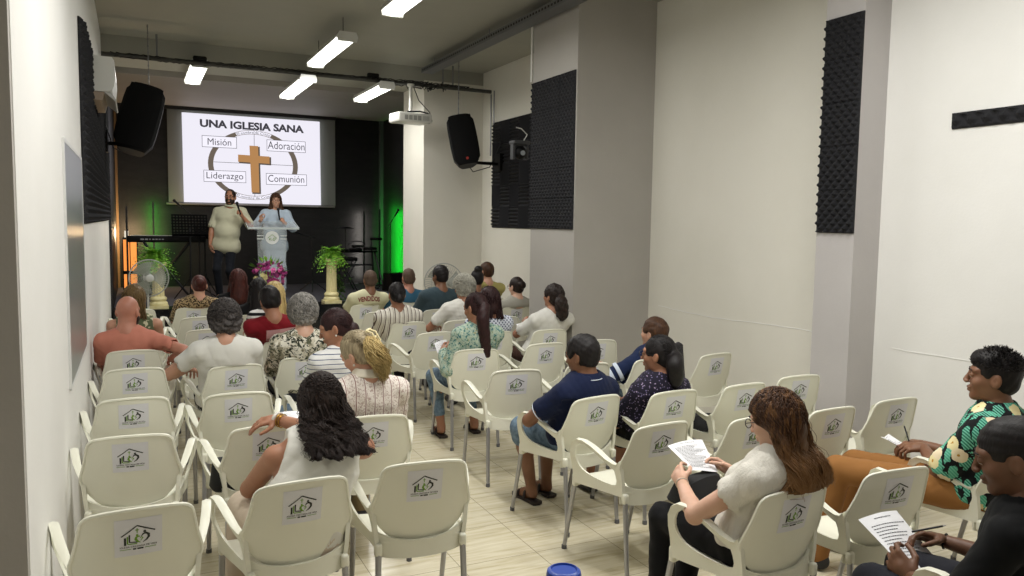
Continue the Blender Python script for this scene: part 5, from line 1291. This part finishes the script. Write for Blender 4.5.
# --- left block, back to front
curly = P_('woman in a white tank top with long dark curly hair', .57, 2.95, (.72, 3.45, 1.105), 'tan', 'longcurly', 'dark', 'tank_top', white_t, cloth('pale_pink_trousers', '#c9b9a6'), legs='cropped', near=True, fem=True, tank=True, pitch=.55, yaw=.05, sw=.188, wd=1.12, shift=(0, -.02), knees={-1: (.42, 3.64, .50), 1: (.68, 3.66, .50)}, feet={-1: (.36, 3.60, .085), 1: (.70, 3.62, .085)},
    hands={1: dict(w=(.52, 3.82, .875), d=(-1, .02, -.12), n=(0, .2, -1), curl=(.3, .4, .45, .5), pole=(.9, .1, -.35)), -1: dict(w=(.60, 3.64, .74), d=(.4, .8, -.1), n=(0, 0, -1), curl=(.5, .6, .6, .6), pole=(-.8, -.2, -.8))})
clip = P_('woman with a cream hair clip in a white and mauve lace-striped top', 1.06, 3.82, (1.01, 4.06, 1.205), 'fair', 'clip', 'greyblond', 'knit_top', cloth('lace_stripes', '#e6ded6', fn=crochet), khaki, near=True, fem=True, pitch=.45, yaw=.55, sw=.165, wd=1.15, dp=1.05, roll=-.22, collar=cloth('cream_collar', '#ddd6c4'), tail=[(.05, -.145, .03), (.085, -.14, -.02), (.105, -.12, -.08)], sleeve=.8)
stripew = P_('woman with a dark bun in a white tee with thin navy stripes', 1.12, 4.68, (1.10, 4.90, 1.235), 'tan', 'lowbun', 'darkred', 'striped_tee', cloth('thin_navy_stripes', '#d9d9d8', fn=stripes(2, 34, .16, '#dcdcda', '#3a4668')), jeans, near=True, fem=True, pitch=.35, yaw=.85, turn=.25, sw=.165)
camo_ = P_('grey curly-haired woman in a leafy camouflage-print shirt', 1.11, 5.66, (1.10, 5.82, 1.235), 'pale', 'curls', 'grey', 'blouse', cloth('leafy_camouflage', '#8b8b78', fn=camo), dkpants, near=True, fem=True, pitch=.2, yaw=.1, wd=1.15, sw=.18, sleeve=.95)
maroon = P_('man in a maroon shirt with a pale printed band', 1.09, 6.55, (.98, 6.66, 1.235), 'tan', 'short', 'black', 'shirt', cloth('maroon_cotton', '#7a1620'), dkpants, near=True, pitch=.35, yaw=.1, roll=-.12, wd=1.1, sw=.18, sleeve=.6)
P_('woman with light blond hair in bold black and white stripes', 1.12, 7.62, (1.20, 7.74, 1.185), 'fair', 'long', 'blond', 'striped_top', cloth('bold_stripes', '#ffffff', fn=stripes(2, 18, .5, '#dedddb', '#15161a')), dkpants, fem=True, pitch=.35, sleeve=.2)
P_('black-haired woman dressed in black, third row from the stage', 1.15, 8.45, (1.17, 8.58, 1.16), 'tan', 'long', 'black', 'blouse', blackc, dkpants, fem=True, pitch=.2, sleeve=1.5)
P_('long brown-haired woman in a black top in the front row', 1.07, 9.32, (1.07, 9.46, 1.21), 'fair', 'long', 'auburn', 'blouse', blackc, dkpants, fem=True, pitch=.05, sleeve=1.5)
P_('auburn-haired woman in a leopard-print top', .58, 9.3, (.65, 9.44, 1.15), 'fair', 'bun', 'auburn', 'blouse', cloth('leopard_print', '#9a7a52', fn=leopard), dkpants, fem=True, pitch=.3, sleeve=.8, wd=1.15, sw=.19)
wgrey = P_('dark grey curly-haired person in a plain white tee', .57, 5.53, (.55, 5.70, 1.22), 'fair', 'curlyshort', 'darkgrey', 'tee_shirt', white_t, cloth('black_white_print', '#1b1b1e', fn=lambda t: t.color(t.mix(t.math('GREATER_THAN', t.noise(t.coord(), 55, 2), .6), '#17171a', '#b9b7b2'))), legs='shorts', near=True, pitch=.35, wd=1.2, dp=1.15, sw=.178, sleeve=.5, hands={-1: dict(w=(.33, 5.98, .72), d=(.3, .9, -.2), n=(0, 0, -1), pole=(-1, -.3, -.5))})
pink = P_('bald bearded man in a salmon pink tee shirt', -.02, 6.42, (-.045, 6.58, 1.20), 'red', 'bald', None, 'tee_shirt', cloth('salmon_cotton', '#bd7a68'), dkpants, near=True, pitch=.15, yaw=-.45, wd=1.15, dp=1.1, sw=.165, sleeve=.6, beard='dark', neck_r=.060, hands={1: dict(w=(.245, 6.60, .70), d=(.5, .5, -.5), n=(-.2, -.3, -1), curl=(.3, .4, .45, .5), pole=(.9, -.3, -.6))})
P_('woman with short blond hair and bare shoulders beside the left wall', .0, 7.42, (-.01, 7.56, 1.20), 'fair', 'bob', 'lightbrown', 'patterned_top', cloth('sage_print', '#8f9577', fn=lambda t: t.color(t.ramp(t.noise(t.coord(), 30, 3), [(.45, '#5d664c'), (.55, '#c6c2a4')], 'CONSTANT'))), dkpants, fem=True, tank=True, near=True, pitch=.1)
# --- right block, front rows
P_('man in a cream tee shirt with red arched letters', 2.43, 9.03, (2.53, 9.14, 1.205), 'brown', 'shaved', 'shaved', 'tee_shirt', cloth('cream_cotton', '#cfccaa'), dkpants, pitch=.1, wd=1.15, sw=.19, sleeve=.6)
venid = PEOPLE['man in a cream tee shirt with red arched letters']
P_('short-haired man in a blue shirt near the front', 2.97, 9.12, (3.04, 9.24, 1.21), 'red', 'shaved', 'shaved', 'shirt', cloth('steel_blue', '#3d6a86'), dkpants, wd=1.05, sw=.195, sleeve=.6)
P_('young black-haired man in a dark teal tee shirt', 3.06, 8.29, (3.15, 8.43, 1.29), 'brown', 'short', 'black', 'tee_shirt', cloth('dark_teal', '#3c4c54'), dkpants, wd=1.1, sw=.185, sleeve=.7, yaw=.3, near=True)
P_('woman with a high round black bun near the fan', 3.78, 9.1, (3.95, 9.22, 1.19), 'brown', 'highbun', 'black', 'blouse', cloth('dark_plum', '#3a1d24'), dkpants, fem=True)
P_('man in a yellow shirt in front of the pale wall', 4.16, 9.3, (4.17, 9.42, 1.265), 'fair', 'short', 'brown', 'tee_shirt', cloth('mustard_cotton', '#b3a96a'), dkpants, yaw=.3, wd=1.1, sw=.195, sleeve=.7)
P_('woman in a pale grey cardigan with a small brown bun', 4.09, 8.28, (4.11, 8.40, 1.15), 'pale', 'bun', 'dark', 'cardigan', cloth('pale_grey_knit', '#aaa79d'), dkpants, fem=True, yaw=.25, sleeve=1.9, glasses=True)
P_('woman in a cream top with vertical brown stripes', 2.41, 7.31, (2.33, 7.45, 1.19), 'tan', 'lowbun', 'black', 'striped_blouse', cloth('brown_vertical_stripes', '#d8d3c8', fn=stripes(0, 23, .17, '#d9d5ca', '#4a302c', second=('#8f7d72', .28, .07))), dkpants, fem=True, near=True, pitch=.1, wd=1.15, sw=.185, sleeve=.75)
P_('white-haired woman in a white tee and eyeglasses', 2.97, 7.30, (3.04, 7.45, 1.245), 'tan', 'curls', 'white', 'tee_shirt', white_t, dkpants, fem=True, yaw=.35, near=True, glasses=True, sleeve=.6, hands={-1: dict(w=(2.86, 7.74, .70), d=(.2, .9, -.1), n=(0, 0, -1), pole=(-1, -.3, -.6))})
P_('dark-haired woman in a blue and white dotted blouse', 2.93, 6.43, (2.94, 6.57, 1.20), 'tan', 'bob', 'darkred', 'dotted_blouse', cloth('blue_dots', '#27345f', fn=dots_blue), dkpants, fem=True, near=True, pitch=.15, wd=1.15, sleeve=1.3)
wtee = P_('woman in a plain white tee with a curly dark ponytail', 3.50, 6.38, (3.595, 6.50, 1.222), 'tan', 'curlypony', 'dark', 'tee_shirt', white_t, cloth('brown_print', '#4a2f26'), fem=True, near=True, yaw=.30, pitch=-.12, sleeve=.7, wd=1.1, hands={-1: dict(w=(3.50, 6.90, .80), d=(.1, .7, .5), n=(.5, 0, -.5), curl=(.9, 1, 1, 1), pole=(-.9, -.2, -.6)), 1: dict(w=(3.58, 6.92, .78), d=(-.3, .8, .2), n=(0, 0, -1))}, tail=[(0, -.150, -.045), (.01, -.150, -.11), (.02, -.145, -.17)])
pony = P_('woman in a mint floral blouse with a very long dark ponytail', 2.44, 5.57, (2.44, 5.76, 1.23), 'tan', 'ponytail', 'darkred', 'floral_blouse', cloth('mint_floral', '#8fb39e', fn=floral_green), jeans, fem=True, near=True, pitch=.25, yaw=.4, legs='cropped', sleeve=1.85, loose=.004, wd=1.05, sw=.155, shoes='sandal', tail=[(.0, -.155, -.06), (.02, -.145, -.20), (.05, -.12, -.36)],
    knees={-1: (2.26, 6.16, .50), 1: (2.56, 6.20, .50)}, feet={-1: (2.29, 6.06, .085), 1: (2.60, 6.08, .085)}, hands={-1: dict(w=(2.27, 5.96, .74), d=(.1, .8, .3), n=(.7, 0, -.3), curl=(.5, .6, .7, .7), pole=(-.35, -.3, -1)), 1: dict(w=(2.40, 6.02, .74), d=(-.2, .9, .1), n=(-.4, 0, -.8))})
navy = P_('man in a navy polo shirt and denim shorts', 2.38, 3.77, (2.36, 3.95, 1.14), 'brown', 'short', 'black', 'polo_shirt', cloth('navy_pique', '#101a38'), jeans, legs='shorts', near=True, pitch=.2, yaw=.25, turn=.2, wd=1.15, dp=1.08, sw=.175, sleeve=.55, collar=cloth('navy_pique'), neck_r=.058, shoes='sandal', loose=.006, hands={-1: dict(w=(2.27, 4.24, .66), d=(.5, .7, -.1), n=(0, 0, -1), pole=(-1, -.5, -.4))}, knees={-1: (2.20, 4.38, .50), 1: (2.42, 4.44, .50)}, feet={-1: (2.28, 4.38, .085), 1: (2.43, 4.46, .085)})
nstripe = P_('man in a navy shirt with white sleeve stripes', 3.50, 4.70, (3.57, 4.86, 1.09), 'fair', 'short', 'brown', 'striped_shirt', cloth('navy_white_sleeves', '#1b2747'), jeans, near=True, yaw=.3, pitch=-.05, sw=.175, wd=1.05, sleeve=.85, hands={-1: dict(w=(3.28, 5.16, .70), d=(.3, .9, -.1), n=(0, 0, -1), pole=(-1, -.2, -.6))})
purple = P_('woman with a black ponytail and glasses in purple floral print', 2.90, 3.73, (2.90, 3.91, 1.12), 'tan', 'ponytail', 'black', 'floral_blouse', cloth('purple_floral', '#1f1c2b', fn=purple_floral), blackc, legs='skirt', fem=True, near=True, yaw=.45, turn=.1, pitch=.05, glasses=True, wd=1.15, dp=1.08, sw=.165, sleeve=.85, tail=[(.015, -.145, -.04), (.025, -.140, -.09), (.035, -.130, -.15)])
blouse = P_('woman with long wavy chestnut hair in a white ruffled blouse', 2.24, 2.12, (2.262, 2.31, 1.15), 'pale', 'verylong', 'wavy', 'ruffled_blouse', nmat('cloth_white_crinkle', lambda t: t.bump(t.noise(t.coord(scale=(1, 1, .35)), 75, 4, .6, .6), .8, .006), color='#dad6cc', rough=.85, spec=.2), blackc, fem=True, near=True, pitch=.30, yaw=.22, turn=.12, sleeve=.34, loose=.004, sw=.158, glasses=True,
    knees={-1: (2.12, 2.78, .49), 1: (2.38, 2.84, .48)}, feet={-1: (2.10, 2.76, .085), 1: (2.34, 2.90, .085)},
    hands={-1: dict(w=(2.10, 2.64, .70), d=(.25, .85, .35), n=(.75, -.1, -.45), curl=(.5, .6, .65, .7), thumb=.9, pole=(-.7, -.5, -.6)), 1: dict(w=(2.44, 2.72, .68), d=(-.35, .85, .3), n=(-.75, -.1, -.4), curl=(.6, .7, .7, .7), thumb=.9)})
tropic = P_('young man in a black tropical shirt with flowers and leaves', 3.70, 2.13, (3.69, 2.32, 1.226), 'brown', 'fade', 'black', 'tropical_shirt', cloth('tropical_print', '#15171a', fn=tropical), brownp, near=True, yaw=.34, turn=.22, pitch=.0, wd=1.1, dp=1.05, sw=.168, sleeve=.8, loose=.008, s=1.07, collar=cloth('tropical_print'), shoes=mat('slip_on_dark', '#2b2a2c', .7), knees={-1: (3.27, 2.84, .55), 1: (3.52, 2.94, .52)}, feet={-1: (3.22, 2.90, .085), 1: (3.50, 3.02, .085)},
    hands={-1: dict(w=(3.68, 2.66, .665), d=(-.55, .5, -.05), n=(.3, 0, -.9), curl=(.5, .6, .7, .7), thumb=.7, pole=(-.8, -.5, -.8)), 1: dict(w=(3.77, 2.74, .65), d=(-.75, .45, .05), n=(0, -.3, -.9), curl=(.5, .6, .7, .7), thumb=.7, pole=(.6, -.5, -.8))})
blackt = P_('man in a black tee shirt reading a printed sheet', 2.63, 1.28, (2.555, 1.57, 1.183), 'deep', 'buzz', 'black', 'tee_shirt', cloth('black_jersey', '#07080a'), dkpants, near=True, yaw=.32, turn=.22, pitch=.30, wd=1.05, sw=.170, sleeve=.75, s=1.06,
    hands={-1: dict(w=(2.44, 1.78, .58), d=(-.1, .8, .45), n=(.75, -.3, -.4), curl=(.7, .8, .8, .8), thumb=.9, pole=(-.8, -.4, -.8)), 1: dict(w=(2.79, 1.92, .60), d=(-.75, .5, .15), n=(-.3, -.4, -.8), curl=(.5, .6, .6, .6), thumb=.8, pole=(.6, -.3, -.9))})
# --- the two speakers on the stage
st = .5
preacher = person('man in a pale shirt holding a microphone on the stage', (1.32, 13.3), (1.40, 13.24, 2.25), 'tan', 'receding', 'dark', 'shirt', cloth('pale_linen', '#b9b79f'), cloth('dark_jeans', '#13161d'), standing=(0, 0, 1.40), turn=math.pi-.35, yaw=-.0, pitch=.0, wd=1.34, dp=1.30, sw=.19, sleeve=.85, beard='dark', glasses=True, neck_r=.062, s=1.02, belly=.55, loose=.004, collar=cloth('pale_linen'),
    feet={-1: (1.44, 13.30, .585), 1: (1.22, 13.26, .585)}, hands={-1: dict(w=(1.54, 12.98, 1.84), d=(-.5, -.35, .8), n=(-.6, .6, 0), curl=(1.2, 1.2, 1.2, 1.2), thumb=.9, pole=(.7, .2, -1)), 1: dict(w=(1.06, 13.20, 1.30), d=(.1, -.1, -1), n=(.8, 0, 0), curl=(.4, .4, .5, .5), pole=(-.6, .6, 0))})
speaker_w = person('woman in a pale blue dress holding a microphone behind the pulpit', (2.10, 13.42), (2.12, 13.36, 2.215), 'fair', 'long', 'brown', 'dress_top', cloth('pale_blue_dress', '#aebccb'), cloth('pale_blue_dress'), legs='dress', standing=(0, 0, 1.38), turn=math.pi-.1, yaw=0, pitch=.02, fem=True, wd=1.2, dp=1.1, sw=.18, sleeve=1.6, glasses=True, s=.98, loose=.008,
    feet={-1: (2.2, 13.42, .585), 1: (2.0, 13.42, .585)}, hands={-1: dict(w=(2.20, 13.08, 1.74), d=(-.5, -.2, .8), n=(-.6, .6, 0), curl=(1.2, 1.2, 1.2, 1.2), thumb=.9, pole=(.8, .1, -1)), 1: dict(w=(1.84, 13.05, 1.78), d=(-.1, -.2, 1), n=(.4, -.6, 0), curl=(.7, .8, .8, .8), thumb=.8, pole=(-.7, .1, -1))})
for nm, loc, d, lab in (('microphone', (1.49, 12.97, 1.96), (-.25, .35, .95), 'dark handheld microphone held by the man on the stage'), ('microphone', (2.12, 13.08, 1.88), (-.05, .4, .9), 'dark handheld microphone held by the woman at the pulpit')):
    r = empty(nm, loc); tag(r, lab, 'microphone', 'handheld microphones'); d = Vector(d).normalized()
    MB().tube([-d*.11, d*.06], [.012, .016], 10).build('handle', black_plastic, r, smooth=True); MB().ball(tuple(d*.08), .026, 12, 8).build('grille', dark_metal, r, smooth=True)
# lettering and bands on the shirts: thin prints laid over the back of the garment
def print_on(person_, vs, fs, m, name, cz, sx_, sz_, off=.004, cx=0.0):
    """vs: 2D points in -1..1 across the back; drawn on the garment's surface by casting towards it"""
    from mathutils.bvhtree import BVHTree
    top = person_['top']; me = top.data; bv = BVHTree.FromPolygons([v.co for v in me.vertices], [tuple(p.vertices) for p in me.polygons])
    f, rr_, c = Vector(person_['fwd']), Vector(person_['rgt']), Vector(person_['chest']); out = []
    for u, v in vs:
        o = c-f*.6+rr_*(cx+u*sx_)+Vector((0, 0, cz+v*sz_)); h = bv.ray_cast(o, f)
        out.append((h[0]-f*off) if h[0] else (o+f*.45))
    return MB().add(out, fs).build(name, m, top)
def grid2(n, m_, f=lambda u, v: (u, v)):
    return [f(-1+2*i/n, -1+2*j/m_) for j in range(m_+1) for i in range(n+1)], [(j*(n+1)+i, j*(n+1)+i+1, (j+1)*(n+1)+i+1, (j+1)*(n+1)+i) for j in range(m_) for i in range(n)]
tv, tf = text_fit('VENDIDOS', -1, 1, -1, 1, .03)
print_on(venid, [(x, z*(1-.15*abs(x))+.55*(1-x*x)) for x, z in tv], tf, mat('print_red', '#7d1f24', .7), 'lettering', .05, .13, .032, .006)
gv, gf = grid2(10, 4, lambda u, v: (u, v+.25*u)); print_on(maroon, gv, gf, mat('print_pale', '#b98c8c', .7), 'printed_band', .02, .13, .045, .005, .04)
gv, gf = grid2(13, 1, lambda u, v: (u*.6, v*.3+.25*u*.6-.1)); print_on(maroon, gv, [f for i_, f in enumerate(gf) if i_ % 3 != 1], mat('print_white', '#dcc8c6', .7), 'lettering', .02, .13, .045, .008, .04)
# white sleeve stripes of the navy-shirted man
e, s_ = nstripe['elbow'][-1], nstripe['sh'][-1]; dv = e-s_
for a in (.40, .62):
    MB().tube([tuple(s_+dv*a), tuple(s_+dv*(a+.10))], .0745, 20).build('sleeve_stripe', mat('stripe_white', '#c9d3e2', .8), nstripe['root'], smooth=True)
# hair clip, bracelets, watch, earrings
g = lambda p, x, y, z: tuple(p['C']+p['R'] @ (V3(x, y, z)*p['s']))
b = MB(); b.tube([g(clip, .0, -.118, .085), g(clip, .015, -.135, .06), g(clip, .015, -.137, .01), g(clip, .0, -.13, -.01)], .006, 6); b.tube([g(clip, .035, -.112, .085), g(clip, .05, -.13, .06), g(clip, .05, -.132, .01), g(clip, .035, -.125, -.01)], .006, 6)
for z in (.085, .035, -.01): b.tube([g(clip, .005, -.128 if z < .08 else -.118, z), g(clip, .045, -.124 if z < .08 else -.112, z)], .006, 6)
b.build('hair_clip', mat('clip_cream', '#dfd2a6', .35), clip['root'], smooth=True)
def bangle(p, q, t, r, m, name='bracelet', th=.003):
    a, w_ = p['elbow'][q], p['wrist'][q]; c = a+(w_-a)*t; d = unit(w_-a); u = unit(np.cross(d, V3(0, 0, 1.01))); v = np.cross(d, u)
    MB().tube([tuple(c+(u*math.cos(k)+v*math.sin(k))*r) for k in np.linspace(0, 6.283, 21)], th, 6).build(name, m, p['root'], smooth=True)
gold = mat('gold', '#b98f3c', .3, metal=.9)
bangle(curly, 1, .90, .030, gold); bangle(curly, 1, .84, .031, gold); bangle(curly, 1, .97, .029, mat('watch_white', '#d9d4cc', .3), 'watch', .008); bangle(blouse, -1, .93, .026, mat('beads_pale', '#cdbfae', .4))
bangle(blackt, 1, .95, .028, black_plastic, 'wristband', .004)
for p in (stripew, clip):
    MB().ball(g(p, -.080, -.008, -.045), .006, 8, 6).build('earring', mat('pearl', '#e6e2da', .2), p['root'], smooth=True)
def necklace(p, m):
    ax = unit(p['N1']-p['T']); a = unit(np.cross(ax, V3(0, 1, 0))); b_ = np.cross(a, ax); c = p['T']+ax*.055+p['fwd']*.008
    MB().tube([tuple(c+(a*math.cos(t)+b_*math.sin(t))*.060*p['s']) for t in np.linspace(0, 6.283, 33)], .0016, 5).build('necklace', m, p['root'])
necklace(blackt, gold)
# ================================================================== printed sheets in the hands
def paper(corners, label, name='paper_sheet', rows=18, title=True, fold=0.0, seed=1):
    """corners: top-left, top-right, bottom-right, bottom-left as the reader sees them"""
    A, B, C_, D_ = [np.array(c, float) for c in corners]; c0 = (A+B+C_+D_)/4; r = empty(name, tuple(c0)); tag(r, label, 'paper', 'printed handouts')
    nrm = unit(np.cross(B-A, D_-A)); nrm = nrm if nrm[2] > 0 else -nrm
    def Q(u, v, o=0): p = A*(1-u)*(1-v)+B*u*(1-v)+C_*u*v+D_*(1-u)*v; return tuple(p-c0+nrm*(o+.012*math.sin(u*3.0+v*1.5)+fold*abs(u-.5)))
    b = MB(); n = 10; top_ = [Q(i/n, j/n) for j in range(n+1) for i in range(n+1)]; bot = [Q(i/n, j/n, -.0006) for j in range(n+1) for i in range(n+1)]; k = len(top_)
    fs = [(j*(n+1)+i, j*(n+1)+i+1, (j+1)*(n+1)+i+1, (j+1)*(n+1)+i) for j in range(n) for i in range(n)]; b.add(top_+bot, fs+[tuple(x+k for x in f[::-1]) for f in fs]); sh_ = b.build('sheet', mat('paper_white', '#e9e9ec', .7), r, smooth=60)
    b = MB(); rg = random.Random(seed)
    for i in range(rows):
        v = .13+.8*i/rows; u = .1; end = rg.uniform(.5, .92)
        if title and i == 0: u, end, v = .3, .7, .07
        while u < end:
            w_ = rg.uniform(.02, .06); m_ = 3
            for q in range(m_):
                u0, u1 = u+w_*q/m_, u+w_*(q+1)/m_; b.add([Q(u0, v, .0012), Q(u1, v, .0012), Q(u1, v+.013, .0012), Q(u0, v+.013, .0012)], [(0, 1, 2, 3)])
            u += w_+.012
    b.build('printed_text', mat('print_grey', '#4a4a50', .7), sh_); return r
def pen(a, b_, label):
    r = empty('pen', a); tag(r, label, 'pen'); d = Vector(b_)-Vector(a); MB().tube([(0, 0, 0), d*.9], .004, 8).build('barrel', dark_metal, r, smooth=True); MB().tube([d*.88, d], [.003, .001], 8).build('tip', steel, r)
def trim_ring(p, c, ax, rx, m, name, th=.003):
    a = unit(np.cross(ax, V3(0, 1, 0.01))); b_ = np.cross(a, ax)
    MB().tube([tuple(c+(a*math.cos(t)+b_*math.sin(t))*rx) for t in np.linspace(0, 6.283, 33)], th, 6).build(name, m, p['root'], smooth=True)
wt = mat('trim_white', '#c9cfdb', .7); ax_ = unit(navy['N1']-navy['T'])
trim_ring(navy, navy['T']+ax_*(.040)+navy['fwd']*.010, ax_, .094, wt, 'collar_trim', .0025)
for q in (-1, 1):
    d_ = unit(navy['elbow'][q]-navy['sh'][q]); trim_ring(navy, navy['sh'][q]+(navy['elbow'][q]-navy['sh'][q])*.66, d_, .0665, wt, 'sleeve_trim', .003)
paper([(2.256, 2.95, .756), (2.447, 2.93, .769), (2.37, 2.72, .695), (2.235, 2.74, .691)], 'printed sheet held by the long-haired woman in the white blouse', seed=2)
paper([(2.569, 2.12, .644), (2.762, 2.10, .658), (2.742, 1.85, .517), (2.515, 1.85, .536)], 'printed sheet held by the man in the black tee shirt', seed=3, rows=15)
paper([(3.646, 2.90, .64), (3.75, 2.93, .635), (3.70, 2.74, .62), (3.58, 2.75, .63)], 'small folded booklet held by the man in the tropical shirt', rows=10, seed=4, fold=.05)
paper([(.585, 3.875, .850), (.735, 3.875, .850), (.730, 3.78, .832), (.578, 3.78, .832)], 'white handout lying on the chair back under the hands of the curly-haired woman', rows=7, seed=5)
paper([(2.225, 6.07, .79), (2.335, 6.07, .815), (2.320, 5.99, .727), (2.225, 5.99, .714)], 'small white sheet held by the woman in the mint floral blouse', rows=9, seed=6)
paper([(3.44, 7.02, .78), (3.60, 7.02, .78), (3.60, 6.86, .72), (3.44, 6.86, .72)], 'pale sheet on the lap of the woman in the white tee with curly ponytail', rows=8, seed=7)
pen((3.67, 2.74, .68), (3.73, 2.82, .74), 'pen in the hand of the man in the tropical shirt')
pen((2.70, 1.98, .625), (2.80, 1.91, .66), 'dark pen in the right hand of the man in the black tee')
